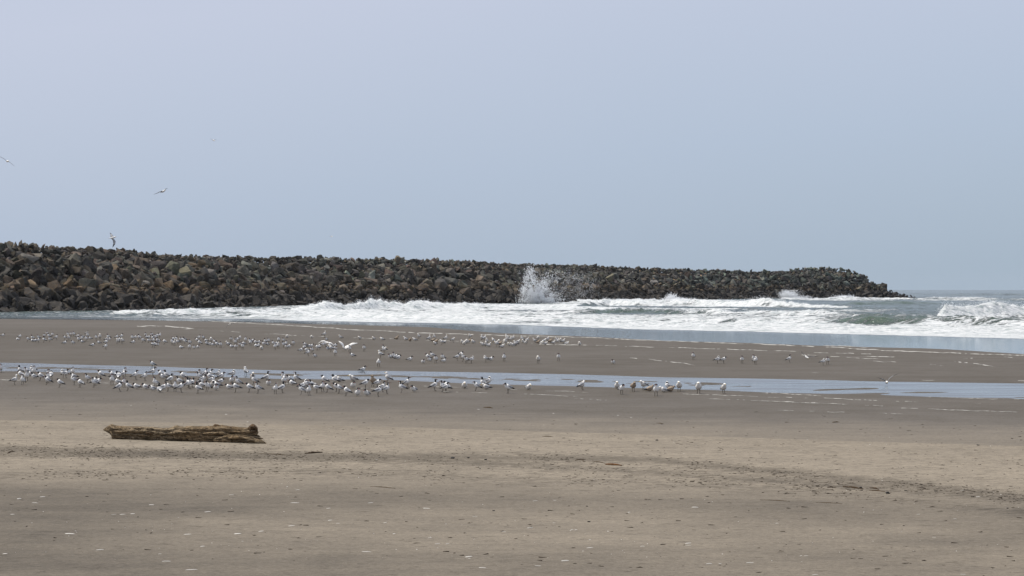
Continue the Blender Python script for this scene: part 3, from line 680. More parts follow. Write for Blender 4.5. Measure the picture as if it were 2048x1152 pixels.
def bird_mesh(kind, pose, var):
    a = Acc(); dz = -.098 if pose == 'l' else 0
    fat = 1.12 if kind != 'T' else 1.0
    body = [(-.265, .150, .005, .004), (-.21, .160, .020, .010), (-.13, .176, .050 * fat, .042), (-.05, .188, .068 * fat, .070 * fat), (.03, .203, .070 * fat, .078 * fat), (.085, .235, .056, .062)]
    if pose == 'p':
        hd = [(.088, .255, .033, .036), (.075, .288, .028, .030), (.045, .304, .031, .030), (.015, .292, .027, .025), (-.008, .276, .012, .012), (-.03, .262, .007, .008), (-.062, .242, .002, .002)]
    elif var == 0:
        hd = [(.095, .262, .033, .035), (.100, .292, .039, .041), (.115, .322, .042, .040), (.142, .320, .025, .024), (.165, .314, .011, .012), (.19, .307, .008, .009), (.232, .295, .002, .002)]
    elif var == 1:
        hd = [(.105, .240, .038, .040), (.118, .264, .042, .042), (.135, .286, .042, .040), (.160, .280, .025, .024), (.182, .274, .011, .012), (.205, .268, .008, .009), (.245, .256, .002, .002)]
    else:
        hd = [(.085, .270, .030, .031), (.084, .308, .036, .037), (.092, .344, .041, .039), (.118, .347, .024, .023), (.14, .345, .011, .012), (.165, .342, .008, .009), (.207, .336, .002, .002)]
    path = [(x, z + dz, ry, rn) for x, z, ry, rn in body + hd]
    nb = len(body)
    flip = pose == 'p'
    def col(i, s_):
        if i >= nb + 4: return {'T': 3, 'G': 6, 'J': 2}[kind]
        if i >= nb + (0 if kind == 'T' else 1):
            up = s_ if not flip else s_
            if kind == 'T': return 2 if up > -.62 else 0
            return 0 if kind == 'G' else 5
        if kind == 'J': return 5
        if i < 2: return 7 if i == 0 else 0
        return 1 if (s_ > .55 and i < nb - 2) else (0 if kind == 'T' else 8)
    a.loft(path, col, 12)
    # folded wings along the flanks, tips crossing over the tail
    for sy in (-1, 1):
        wp = [(-.315, .158 + dz, .003, .004, sy * .012), (-.25, .168 + dz, .007, .012, sy * .024), (-.16, .188 + dz, .012, .026, sy * .044), (-.06, .206 + dz, .016, .036, sy * .056 * fat), (.02, .222 + dz, .014, .032, sy * .058 * fat), (.060, .234 + dz, .008, .014, sy * .046)]
        a.loft(wp, (lambda i, s_: 5 if kind == 'J' and i > 1 else (7 if i < 2 else 1)), 8)
    if pose != 'l':
        for sy in (-1, 1):
            a.tube((-.01, sy * .030, .140), (-.022, sy * .030, .065), .0085, .0065, 4); a.tube((-.022, sy * .030, .068), (-.008, sy * .030, .004), .0065, .0065, 4)
            for ty_ in (-.012, 0, .012): a.tube((-.008, sy * .030, .006), (.030, sy * .030 + ty_, .004), .006, .003, 4)
    return a.mesh('tern' if kind == 'T' else 'gull', .74, 1.16)
BIRDS = """
1,745,Tsf 30,770,Gsr 44,770,Tsf 53,762,Tsf 38,748,Tsl 41,753,Tll 51,752,Tsf 65,748,Tpl 68,752,Tsf 60,752,Tll 68,757,Tll 79,762,Tsl 92,770,Tsl 95,766,Tsf 97,757,Tsf 102,760,Tsb 118,775,Tsl 126,756,Tpl 133,756,Tsr
146,752,Tsf 147,757,Tll 148,770,Tpl 159,775,Tsl 174,766,Tsl 187,775,Tsl 196,768,Tlr 192,771,Tsr 199,758,Tsl 223,758,Tsl 229,756,Tlr 224,770,Tsf 238,762,Tsb 247,757,Tsr 250,753,Tsf 235,768,Tll 241,783,Tsr 248,775,Tsf 254,782,Tsl
273,760,Tsr 291,762,Tsr 307,753,Tsr 303,736,Tsl 320,756,Tsl 331,760,Tsl 325,758,Tll 273,778,Tll 291,779,Tll 310,776,Tsf 305,782,Tll 319,785,Tlb 327,780,Tlr 335,783,Tsl 344,768,Tsr 350,783,Tsf 358,772,Tsl 364,785,Tsr 364,762,Tsl 376,775,Tsl 380,778,Tsr 386,775,Tsr 395,787,Tsl
399,755,Tsf 398,763,Tsl 414,757,Tsr 421,757,Tsr 402,768,Tlr 407,768,Tsr 413,783,Tsf 404,775,Tll 417,763,Tsl 437,757,Tpr 445,762,Tsr 424,770,Tpr 430,773,Tlr 441,768,Tlr 433,775,Tll 432,781,Tlf 426,774,Glf
466,757,Tpr 463,765,Tlf 473,774,Tsl 458,779,Tll 470,785,Tsl 491,752,Gsb 505,758,Glf 505,770,Tsl 497,785,Tsl 515,787,Tsl 535,765,Tsr 537,771,Tlf 551,788,Tsf 566,786,Tsr 567,764,Tsf 568,772,Tpf 576,768,Tsl 589,765,Tsl 584,771,Tll 601,790,Tsl 605,776,Tlr 612,778,Tlr 619,791,Tsf 613,779,Tpl 624,774,Tll 633,786,Tpl 646,769,Tsl 646,784,Tsf 653,785,Tsl
668,770,Tsl 677,764,Gll 672,784,Tsl 677,787,Tsl 691,792,Tsl 705,762,Gll 706,776,Tlf 715,792,Tlf 733,792,Tlf 732,777,Tsr 745,773,Jsf 773,765,Gsl 756,776,Tsr 766,784,Tsr 757,793,Tpr 775,788,Tsr 726,743,Tlr 757,734,Tpf
802,786,Tsl 817,775,Tsr 827,784,Tlf 871,782,Tsr 884,784,Tsl 893,785,Tsr 890,783,Tsl 929,777,Glf 950,782,Tsl 964,775,Tsl 972,779,Gll 978,773,Tpr 1015,787,Tsl 1057,780,Glf
1166,780,Gsr 1234,777,Glf 1244,789,Tsf 1267,783,Jsf 1286,780,Gsl 1300,783,Jlr 1312,792,Tsf 1327,785,Gll 1335,783,Tpl 1341,784,Jlr 1358,783,Gsf 1397,787,Gsf 1448,787,Gsf
1386,719,Tsf 1436,727,Tpr 1448,727,Tsr 1484,727,Tsf 1507,724,Tsf 1511,729,Tpf 1580,725,Tsr 1647,731,Tpr 1655,729,Tsf 1226,728,Tlf
6,673,Tlr 35,681,Tll 40,678,Tpr 54,683,Tsl 64,681,Tsl 65,684,Tll 76,680,Tsl 78,686,Tsr 87,685,Tsl 88,676,Tsf 94,669,Tlf 96,677,Tsl 99,684,Tsl 105,674,Tsf 114,680,Tsr 70,684,Tlr
129,680,Tsl 135,674,Tsf 137,681,Gsf 142,673,Tsf 147,673,Tsf 130,688,Tlr 145,688,Tlf 156,675,Tlr 156,684,Tsl 165,676,Tll 164,682,Tsf 164,686,Tll 172,683,Tsf 175,671,Tsr 180,679,Tll 175,676,Tsf 192,680,Tsf 200,679,Gsf 197,688,Tll 185,693,Tlr 216,679,Tsl 213,684,Tpr 219,681,Tlr 213,690,Tsr 212,699,Tsr 234,688,Gsf 235,679,Tsr 238,682,Tlr 244,678,Tsr 244,688,Gsf
264,681,Tsf 267,687,Tlr 271,677,Tlr 277,680,Tsl 284,686,Tsl 291,675,Tsf 294,677,Tll 303,675,Tsf 309,677,Tsf 315,677,Tsr 319,676,Tpr 298,680,Tsr 296,686,Tsl 304,681,Tsl 307,683,Tlr 311,679,Tsf 314,686,Tsl 318,686,Tlr 304,695,Tsl 309,695,Tsr 315,692,Tlf 328,689,Tsl 345,684,Tsl 344,690,Tsf 349,692,Gsf 352,684,Tsr 355,689,Tpl 361,685,Tsf 362,698,Tll 365,686,Tsr 368,684,Tsl
369,688,Tsl 379,691,Tsf 379,700,Tsf 388,698,Tlf 397,691,Tsl 396,697,Tlf 394,683,Tll 399,680,Tsr 405,680,Tsf 412,684,Tll 413,689,Tll 422,686,Gsf 420,691,Tlr 428,689,Tsl 432,694,Tsl 425,692,Tll 441,696,Tsf 456,691,Gll 462,684,Tsf 470,686,Tsf 470,690,Tsf 463,696,Tll 472,700,Tsf 476,684,Tsr 479,682,Gpr 480,695,Tsf 485,699,Tsf 487,690,Tll
491,685,Tsf 498,688,Tsl 505,684,Tlr 501,691,Tsf 511,687,Tll 518,687,Tlr 512,695,Tll 517,693,Tlr 523,700,Glf 527,694,Tsl 530,688,Tsl 536,687,Tsf 534,691,Tlf 546,692,Tsl 550,700,Tsf 552,690,Tlr 557,685,Tsf 557,697,Gsf 566,695,Tsl 566,686,Tsf 573,693,Tsr 573,700,Tsf 578,696,Tlr 574,676,Glf 586,692,Tsf 602,703,Tlr
609,696,Tsl 609,702,Tsf 613,703,Tll 618,695,Tlr 623,695,Tlr 617,712,Tsr 623,706,Tsf 629,715,Tlf 634,701,Tsl 640,699,Tsr 646,695,Tsr 652,694,Gsr 652,681,Tlf 623,677,Glf 650,674,Gsr 681,677,Gll 719,679,Glf 659,697,Tsf 656,700,Tll 661,703,Gsl 671,698,Tsr 671,700,Tlf 670,712,Tsf 699,704,Tsf 704,714,Tll 728,703,Tsf
766,704,Tsl 770,706,Gsr 760,716,Gsl 747,680,Glf 764,681,Gll 780,717,Tlf 787,715,Tlf 792,717,Tlr 797,719,Tlr 820,722,Tlr 794,679,Jlr 811,681,Gll 820,683,Jlf 829,682,Gll 837,678,Gsf
846,727,Tlf 854,721,Tsl 859,723,Tlf 864,718,Tsl 871,726,Tsf 884,722,Tsf 888,725,Tlr 860,682,Gsr 868,680,Gsf 867,683,Jlr 873,686,Jlr 870,690,Glf 883,690,Gsl 889,687,Glr 893,682,Gsr 907,685,Gsr 924,687,Glf 928,690,Glf 932,687,Glf 935,686,Glf 939,678,Gsf 940,684,Jlr 946,687,Glf 963,680,Gsl 971,682,Gsr 973,688,Gsf 965,692,Gll 972,692,Glf 978,694,Glr 985,686,Gsl 993,694,Gsl 997,687,Glf 1000,690,Jlr 1005,696,Glr 915,721,Tsr 923,717,Tsr 925,723,Gsl 932,727,Tsf 943,727,Tpr 971,725,Tpl 982,722,Tlr 1008,723,Tsf
1012,680,Gsl 1009,686,Glf 1011,689,Gsf 1015,684,Gsf 1018,692,Glf 1022,684,Gsf 1028,682,Gsr 1025,693,Gll 1031,690,Gll 1036,687,Glr 1043,683,Gsl 1046,686,Glf 1051,688,Glf 1055,686,Gsr 1069,684,Gll 1076,682,Gsf 1077,687,Jlr 1083,689,Glf 1089,688,Gsr 1091,690,Glr 1096,684,Gsr 1101,685,Jlr 1107,688,Glr 1113,682,Gll 1115,685,Glr 1121,683,Glf 1127,685,Glr 1133,690,Glr 1159,691,Glf 1076,727,Gsf 1117,722,Tsf
""".split()
bmesh_cache = {}
PL_NEAR = [(110, 'left of the driftwood'), (215, 'by driftwood left end'), (300, 'behind driftwood left half'), (375, 'behind driftwood middle'), (455, 'behind driftwood right half'), (540, 'behind driftwood right tip'), (660, 'right of the driftwood'), (800, 'well right of the driftwood'), (1000, 'in the loose middle group'), (1200, 'in the open gap'), (1380, 'in the small right group'), (3000, 'at the right end')]
PL_FAR = [(60, 'at the far left'), (122, 'in the leftmost clump'), (205, 'in the second clump'), (255, 'in the third clump'), (330, 'in the dense clump'), (410, 'in the fifth clump'), (450, 'in the sixth clump'), (500, 'in the seventh clump'), (560, 'in the eighth clump'), (640, 'left of landing gulls'), (735, 'under the landing gulls'), (850, 'left of the gull flock'), (905, 'in the left gull clump'), (955, 'in the next gull clump'), (1000, 'by main gull clump'), (1060, 'in main gull clump'), (1170, 'in the right gull clump'), (1450, 'toward the right'), (3000, 'far to the right')]
KIND = {'T': 'black-capped tern', 'G': 'white-headed gull', 'J': 'brown young gull'}
POSE = {'s': 'standing', 'l': 'lying down', 'p': 'preening'}
DIRN = {'l': 'facing left', 'r': 'facing right', 'f': 'facing forward', 'b': 'facing away'}
bitems = []; rbb = random.Random(3)
for t in BIRDS:
    u, v, c = t.split(','); u = float(u); v = float(v); kd, ps, dr = c
    var = rbb.choice((0, 0, 1, 2, 1)) if ps != 'p' else 0
    if ps == 'l': var = rbb.choice((0, 1, 1))
    key = (kd, ps, var)
    if key not in bmesh_cache: bmesh_cache[key] = bird_mesh(kd, ps, var)
    X, Y, z = at(u, v); z = max(z, -.012)
    o = bpy.data.objects.new('tern' if kd == 'T' else 'gull', bmesh_cache[key]); link(o)
    ang = {'r': 0, 'l': 180, 'f': -90, 'b': 90}[dr] + rbb.uniform(-38, 38) * (1 if dr in 'fb' else .8)
    s_ = rbb.uniform(.90, 1.03) * (1.0 if kd == 'T' else 1.04)
    o.location = (X, Y, z - .003); o.rotation_euler = (0, (-rbb.uniform(.05, .30) if ps == 's' else rbb.uniform(-.08, .06)), R(ang)); o.scale = (s_, s_, s_)
    row = 'near flock' if v > 742 else ('middle sand' if v > 703 else 'far row')
    pl = place(PL_NEAR if v > 742 else PL_FAR, u)
    lab = f"{KIND[kd]} {POSE[ps]}, {DIRN[dr]}, {pl}" + {'near flock': '', 'middle sand': ', mid sand', 'far row': ', far row'}[row]
    bitems.append(dict(label=lab, u=u, o=o, g='terns resting on the beach' if kd == 'T' else 'gulls resting on the beach', c='tern' if kd == 'T' else 'gull'))
uniquify(bitems, 'from left')
for it in bitems: tag(it['o'], it['label'], it['c'], it['g'])

# ---- birds in flight
def flyer(u, v, D, body, wl, wr, kind, label, cl=.13, cdir=(0, -1, .15), tip=True):
    """body: (tail, head) as pixel offsets; wl, wr: wing joints as pixel offsets (dx, dy[, depth])"""
    m = D / F; a = Acc()
    pt = lambda q: Vector((q[0] * m, (q[2] if len(q) > 2 else 0), -q[1] * m))
    (t0, h0) = body; t_, h_ = pt(t0), pt(h0); ax = h_ - t_; Lb = max(ax.length, .01)
    # the body lofted along x, then turned onto its axis
    b = Acc(); L = .42
    pth = [(-.5 * L, 0, .004, .003), (-.36 * L, 0, .030, .006), (-.2 * L, 0, .038, .030), (.02 * L, 0, .052, .050), (.2 * L, .004, .042, .042), (.31 * L, .012, .030, .032), (.38 * L, .016, .029, .028), (.43 * L, .012, .012, .012), (.54 * L, .006, .002, .002)]
    b.loft(pth, lambda i, s_: (2 if kind == 'T' and i in (5, 6) and s_ > -.2 else (3 if kind == 'T' else 6) if i >= 7 else 0), 10)
    q = ax.normalized().to_track_quat('X', 'Z').to_matrix(); c_ = (t_ + h_) / 2; k0 = len(a.v)
    a.v += [q @ p + c_ for p in b.v]; a.f += [tuple(x + k0 for x in f) for f in b.f]; a.m += b.m
    for W in (wl, wr):
        n = len(W); ch = [cl * x for x in np.interp(np.linspace(0, 1, n), [0, .45, .8, 1], [1, .95, .5, .08])]
        a.wing([pt(x) + c_ * .0 for x in W], ch, cdir, .012, lambda i, n_: 7 if (i >= n_ - 1 or (tip and i >= n_ - 2)) else (1 if tip else 0))
    me = a.mesh('flying_tern' if kind == 'T' else 'flying_gull'); o = link(bpy.data.objects.new(me.name, me))
    o.location = ((u - 1024) * m, D, H + (576 - v) * m)
    tag(o, label, 'tern' if kind == 'T' else 'gull', 'birds in flight')
flyer(326, 382, 120, ((-5, 3, .1), (5, -1, -.12)), [(-1, 0), (-7, 2), (-13, 5), (-20, 7)], [(1, 0), (3, -3, .1), (6, -5, .15), (9, -5, .2)], 'G', 'grey bird gliding in the sky, long wing stretched down to the left')
flyer(14, 322, 120, ((-3, 0, .15), (4, 1, -.15)), [(-1, 0), (-7, -5), (-13, -8), (-19, -10)], [(1, 0), (6, 3), (12, 8), (17, 11)], 'G', 'pale gull gliding at the left edge of the sky')
flyer(427, 280, 190, ((-3, -1, .1), (3, 2, -.1)), [(-1, 0), (-3, -1), (-5, -2), (-7, -3)], [(1, 0), (2, -1, .2), (4, -1, .3), (5, 0, .4)], 'G', 'small distant gull, highest in the sky', .11)
flyer(225, 476, 125, ((-9, 1, .02), (8, -2, -.02)), [(-1, -1), (-2, -5, .1), (-4, -8, .2), (-7, -11, .3)], [(0, 1), (4, 6, -.06), (4, 12, -.1), (1, 19, -.14)], 'G', 'gull banking over the jetty, one white wing up, dark wing down', .16, (1, -.3, -.2))
flyer(663, 473, 260, ((-2, 0, .15), (2, 0, -.15)), [(0, 0), (-2, -1), (-3, -1), (-4, 0)], [(0, 0), (2, -1), (3, -1), (4, 0)], 'G', 'tiny far gull in the sky over the middle jetty', .1)
Yf = at(655, 700)[1]
flyer(655, 685, Yf, ((0, -1, .14), (0, 1, -.14)), [(-1, 0), (-6, -3), (-12, -3), (-20, 3)], [(1, 0), (7, 1), (11, 4), (15, 10)], 'G', 'landing gull with wings arched down over the far flock', .14, (0, -1, -.4), False)
flyer(689, 696, Yf - 1, ((2, 2, .1), (-3, -1, -.12)), [(-1, -1), (-3, -6), (-7, -10), (-12, -14)], [(1, 0), (8, -3), (15, -8), (27, -10)], 'G', 'landing gull with both wings raised in a wide V', .22, (0, -.5, -.8), False)
flyer(458, 649, 200, ((-1, 1, .1), (3, -1, -.1)), [(-1, 1), (-3, 2), (-5, 4), (-6, 7)], [(1, -1), (4, -2), (8, -2), (12, -1)], 'G', 'white gull flying low at the edge of the surf', .12)
flyer(1611, 713, 112, ((-2, -2, .1), (4, 3, -.1)), [(-1, 0), (-4, -4), (-7, -8), (-9, -12)], [(1, 0), (10, 0), (19, 1), (29, -2)], 'G', 'gull flying low over wet sand, right wing level', .15)
flyer(1773, 764, 82, ((0, 0, .18), (0, 1, -.18)), [(-1, 0), (-5, -4), (-11, -7), (-19, -9)], [(1, 0), (7, -8), (14, -13), (29, -19)], 'G', 'gull skimming the tidal pool with raised bent wings', .15)

# ------------------------------------------------------------------ driftwood log
def wood_mat(name, light, dark_, ax=(1.2, 9, 9), sc_=4):
    k = NM(name); oc = k.n('ShaderNodeTexCoord').outputs['Object']
    g1 = k.noise(k.mapv(oc, ax), sc_, 5, .7, .5); g2 = k.noise(k.mapv(oc, tuple(a * 2.3 for a in ax)), sc_, 4, .7)
    g3 = k.noise(oc, 1.3, 3)
    c = k.ramp(g1, [(.32, dark_), (.47, tuple((a + b) / 2.4 for a, b in zip(light, dark_))), (.60, light), (.75, tuple(min(1, a * 1.35) for a in light))])
    c = k.mix(k.rng(g3, .35, .7), c, k.mix(1, c, (.8, .72, .62), 'MULTIPLY'))
    k.base(c, .85, .15)
    k.set(k.b.inputs['Normal'], k.bump(k.math('ADD', g1, k.math('MULTIPLY', g2, .5)), 1.0, .035))
    return k.m
M_wood = wood_mat('weathered_driftwood', (.36, .280, .180), (.022, .015, .010))
M_wood2 = wood_mat('driftwood_stub', (.18, .125, .075), (.035, .024, .015), (3, 5, 5))
M_stick = wood_mat('stick_wood', (.15, .10, .055), (.04, .028, .018), (4, 12, 12), 6)
Xl, Yl, zl = at(370, 881); ml = Yl / F
top = cv([(206, 857), (212, 852), (219, 848), (224, 845.5), (229, 848), (240, 849.5), (300, 851), (325, 853), (345, 851.5), (352, 848.5), (370, 850), (400, 851), (418, 850.5), (427, 848.5), (445, 848.5), (462, 851), (480, 852.5), (495, 853), (508, 855), (514, 858), (517, 862)])
bot = cv([(206, 858), (212, 861), (219, 865), (223, 870), (221.5, 874), (226, 877.5), (300, 880), (400, 883), (440, 884), (470, 884), (490, 881), (505, 875), (513, 870), (517, 864)])
con = cv([(206, 876.5), (222, 877.3), (300, 880), (400, 883), (490, 885), (534, 886)])
def blank(n_ax, n_th, ufun, name, mat, parent=None, seed=0, gain=1.0):
    """loft along u: ufun(u) -> (centre v, half height px, depth half px, dY)"""
    us_, spec = ufun; n = len(us_)
    Sp = np.array([[float(q) for q in spec(u)] for u in us_]); th = np.arange(n_th) * 2 * math.pi / n_th
    UU, TH = np.meshgrid(us_, th, indexing='ij'); c_, s_ = np.cos(TH), np.sin(TH); vc_, hh, hd, dY = [Sp[:, i][:, None] for i in range(4)]
    tt = s_ * 1.9 + np.where(c_ > 0, 7, 0)
    gr_ = fbm(UU * .03, tt * 3.2, 201 + seed, 5) * .42 + fbm(UU * .012, tt, 211 + seed, 2) * .30
    crack = -np.clip(.10 - abs(fbm(UU * .016 + 3 + tt * .25, tt * 2.6, 221 + seed, 3)), 0, .1) * 4.2
    under = .30 * sstep(.15, -.15, s_ + .35 * fbm(UU * .02, UU * 0, 261 + seed)) * (hh > 9)
    k_ = 1 + (gr_ + crack) * gain - under; kz = 1 + (gr_ * .45 + crack * .5) * gain
    sq = (abs(c_) ** 3 + abs(s_) ** 3) ** (-1 / 3) * .5 + .5
    cn = con(UU); dc = -(cn - 881) * .163; Yv = Yl + dc + dY + c_ * hd * ml * k_ * sq
    zc_ = (cn - vc_) * ml; Zv = zc_ + s_ * hh * ml * np.where(s_ > -.3, kz, 1) * np.minimum(sq, 1.02)
    Xv = (UU - 1024) * (Yl + dc) / F - Xl
    V = np.stack([Xv, Yv - Yl, Zv], 2).reshape(-1, 3); Fc = []
    for i in range(n - 1):
        for j in range(n_th): Fc.append((i * n_th + j, (i + 1) * n_th + j, (i + 1) * n_th + (j + 1) % n_th, i * n_th + (j + 1) % n_th))
    b0 = len(V); V = np.vstack([V, V[:n_th].mean(0), V[-n_th:].mean(0)])
    Fc = np.array(Fc)
    tri = np.vstack([Fc[:, [0, 1, 2]], Fc[:, [0, 2, 3]], [(b0, (j + 0), (j + 1) % n_th) for j in range(n_th)], [(b0 + 1, (n - 1) * n_th + (j + 1) % n_th, (n - 1) * n_th + j) for j in range(n_th)]])
    return link(bpy.data.objects.new(name, mesh_np(name, V, tri, mat, True)), parent)
def th_per(th): return math.cos(th) * 2 + 7
log = bpy.data.objects.new('driftwood_log', None); link(log); log.location = (Xl, Yl, zl - .02)
tag(log, 'long weathered driftwood log lying on the dry sand', 'driftwood')
ul = np.linspace(206, 517, 240)
blank(0, 52, (ul, lambda u: ((top(u) + bot(u)) / 2, max(.4, (bot(u) - top(u)) / 2), max(.6, (bot(u) - top(u)) / 2 * .95), 0)), 'trunk', M_wood, log, 0)
ur = np.linspace(428, 534, 90)
rt = cv([(428, 875), (450, 868), (480, 866), (500, 870), (515, 875), (524, 876), (530, 880), (534, 883)]); rbm = cv([(428, 880), (445, 884), (480, 886), (500, 885), (520, 885), (534, 886)])
blank(0, 30, (ur, lambda u: ((rt(u) + rbm(u)) / 2, max(.5, (rbm(u) - rt(u)) / 2), max(.6, (rbm(u) - rt(u)) / 2 * 1.2), -.14)), 'broken_root', M_wood, log, 7, 1.5)
for (u0, u1, pt_, hp, hd, dY, sd_) in ((494, 516, cv([(494, 858), (505, 855), (516, 857)]), cv([(494, 2), (498, 6), (503, 9), (509, 9.5), (514, 6), (516, 3)]), 9, -.05, 3), (424, 446, cv([(424, 853), (446, 853)]), cv([(424, 2), (430, 7), (436, 6.5), (446, 2)]), 8, -.02, 5), (216, 231, cv([(216, 851), (231, 851)]), cv([(216, 1.5), (224, 6), (231, 1.5)]), 5, .02, 6), (292, 308, cv([(292, 862), (308, 863)]), cv([(292, 1.5), (299, 5), (308, 1.5)]), 7, -.12, 8)):
    blank(0, 22, (np.linspace(u0, u1, 26), lambda u, pt_=pt_, hp=hp, hd=hd, dY=dY: (float(pt_(u)), float(hp(u)), float(hp(u)) * hd / 9, dY)), 'knot', M_wood2, log, sd_, 1.6)

for (u0, u1, va, vb, hp_, dY) in ((496, 528, 871, 875, 3.0, -.10), (512, 535, 880, 883.5, 2.2, -.2), (506, 521, 866, 872, 2.6, .02), (484, 512, 862, 860, 3.2, -.10)):
    blank(0, 12, (np.linspace(u0, u1, 20), lambda u, u0=u0, u1=u1, va=va, vb=vb, hp_=hp_, dY=dY: (va + (vb - va) * (u - u0) / (u1 - u0), .25 + hp_ * (1 - ((u - u0) / (u1 - u0)) ** 2) ** .6, .3 + hp_ * 1.3 * (1 - (u - u0) / (u1 - u0)), dY)), 'splinter', M_wood, log, 11 + u0, 1.2)

# ------------------------------------------------------------------ sticks, stones, shells
def stick(u0, v0, u1, v1, r_, name, label, group=None, mat=M_stick, bend=.3):
    A0 = Vector(at(u0, v0)); B0 = Vector(at(u1, v1)); c = (A0 + B0) / 2; n = 11; V = []; Fc = []
    d = (B0 - A0); perp = Vector((-d.y, d.x, 0)).normalized(); rr_ = random.Random(int(u0 * 7 + v0))
    off = [rr_.uniform(-.5, .5) for _ in range(n)]
    for i in range(n):
        t = i / (n - 1); p = A0 + d * t - c + perp * math.sin(t * 3.1) * d.length * bend * .15 + perp * off[i] * r_
        rad = r_ * (.35 + .65 * math.sin(math.pi * min(.92, max(.08, t)))) * rr_.uniform(.8, 1.2)
        for j in range(8):
            a = 2 * math.pi * j / 8; V.append(p + perp * math.cos(a) * rad + Vector((0, 0, 1)) * (math.sin(a) * rad + rad * .6))
    for i in range(n - 1):
        for j in range(8): Fc.append((i * 8 + j, (i + 1) * 8 + j, (i + 1) * 8 + (j + 1) % 8, i * 8 + (j + 1) % 8))
    me = bpy.data.meshes.new(name); me.from_pydata([v[:] for v in V], [], Fc + [tuple(range(8)), tuple((n - 1) * 8 + j for j in range(7, -1, -1))]); me.materials.append(mat)
    for p in me.polygons: p.use_smooth = True
    o = link(bpy.data.objects.new(name, me)); o.location = c
    tag(o, label, 'stick' if 'stick' in name or name == 'twig' else 'driftwood', group)
stick(611, 907.5, 645, 905, .019, 'driftwood_piece', 'short dark driftwood piece right of the long log', bend=.1)
stick(1211, 929.5, 1244, 931.5, .022, 'driftwood_piece', 'reddish brown driftwood chunk with a thin branch beside it', mat=wood_mat('red_wood', (.24, .12, .045), (.07, .035, .018), (4, 10, 10)), bend=.05)
stick(1184, 922, 1213, 928.5, .006, 'stick', 'thin branch leading to the reddish driftwood chunk')
stick(1150, 921, 1172, 919, .010, 'stick', 'reddish tangle of twig beside the thin branch')
stick(1156, 919, 1168, 924, .008, 'stick', 'crossed reddish twig beside the thin branch')
stick(516, 907, 582, 911, .005, 'stick', 'long thin stick below the right end of the log')
stick(15, 907, 30, 903, .014, 'stick', 'pale short stick at the far left edge')
stick(1686, 974, 1727, 978.5, .014, 'stick', 'dark long stick in the drift line on the right')
stick(1655, 975.5, 1672, 975, .011, 'stick', 'dark short stick in the right drift line')
stick(1738, 981, 1770, 984, .010, 'stick', 'brown stick near the dark stone on the right')
stick(1740, 976, 1758, 979, .013, 'stick', 'reddish weed stalk in the right drift line')
stick(1085, 873, 1105, 873.5, .010, 'stick', 'dark stick on the pale sand edge, middle')
stick(645, 854.5, 661, 855, .010, 'stick', 'short dark stick on the pale sand edge right of the log')
stick(740, 973, 790, 977, .006, 'stick', 'thin dark stick on the edge of the darker sand')
stick(1520, 1000, 1580, 1003, .006, 'stick', 'long thin dark stick low on the right')
stick(1632, 1005, 1684, 1007.5, .005, 'stick', 'faint thin stick under the right drift line')
stick(1665, 845, 1679, 844.5, .014, 'stick', 'dark stick on the damp sand at the right')
stick(968, 815, 985, 816.5, .018, 'stick', 'flat dark stick below the loose middle group of birds')
stick(1313, 846.5, 1327, 847.5, .010, 'stick', 'small dark stick on damp sand right of the middle')
stick(180, 845, 205, 848, .007, 'stick', 'dark weed stalk just left of the log tip')
M_stone = simple('dark_stone', (.045, .042, .038), .8, .2, 20, .3)
stones = [(906, 917, 9, 'round black stone in the drift line, largest of three'), (937, 916, 6, 'small dark stone in the drift line, middle of three'), (971, 920, 6, 'small dark stone in the drift line, right of three'), (960, 938, 5, 'dark pebble below the drift line stones'), (1776, 987, 11, 'dark stone in the right drift line'), (1314, 881, 5, 'small dark stone on the pale sand edge'), (1812, 982, 6, 'small dark stone right of the drift line stone'), (1722, 976, 7, 'dark lump beside the long right stick'), (741, 908, 4, 'small dark pebble right of the short driftwood piece'), (759, 916, 4, 'dark pebble near the pale shell bits'), (987, 1022, 5, 'dark pebble on the near darker sand'), (2015, 1017, 6, 'dark lump at the right edge'), (1174, 1013, 6, 'dark lump beside a pale shell, middle'), (1178, 1044, 6, 'dark pebble low in the middle'), (1956, 895, 6, 'dark pebble on the pale sand at the right'), (675, 853, 5, 'black pebble on the pale sand edge')]
for (u, v, px, lab) in stones:
    X, Y, z = at(u, v); sz = px * Y / F / 2
    v_, f_ = shapes[(int(u) * 7) % len(shapes)]; me = mesh_np('stone', v_ * (sz * 2.1, sz * 1.9, sz * 1.6), f_, M_stone, True)
    o = link(bpy.data.objects.new('stone', me)); o.location = (X, Y, z + sz * .25); o.rotation_euler = (0, 0, u); tag(o, lab, 'stone', 'stones on the beach')
M_shell = simple('white_shell', (.50, .475, .43), .5, .4, 60, .12)
def shell_mesh(L, W, Hh, seed):
    rs = random.Random(seed); n, m_ = 10, 7; V = []; Fc = []
    for i in range(n):
        t = i / (n - 1) * 2 - 1; wv = .62 * W * math.sqrt(max(.02, 1 - abs(t) ** 3)) * rs.uniform(.88, 1.08)
        for j in range(m_):
            s_ = j / (m_ - 1) * 2 - 1
            V.append((t * L, s_ * wv, .6 * Hh * (1 - s_ * s_) * math.sqrt(max(.05, 1 - t * t)) + .25 * Hh * t * rs.uniform(.6, 1)))
    for i in range(n - 1):
        for j in range(m_ - 1): Fc.append((i * m_ + j, (i + 1) * m_ + j, (i + 1) * m_ + j + 1, i * m_ + j + 1))
    me = mesh_np('shell', np.array(V), np.array(Fc), M_shell, True); return me
SH = [shell_mesh(.5, q, h_, i) for i, (q, h_) in enumerate(((.13, .10), (.10, .08), (.18, .14), (.12, .12), (.3, .25)))]
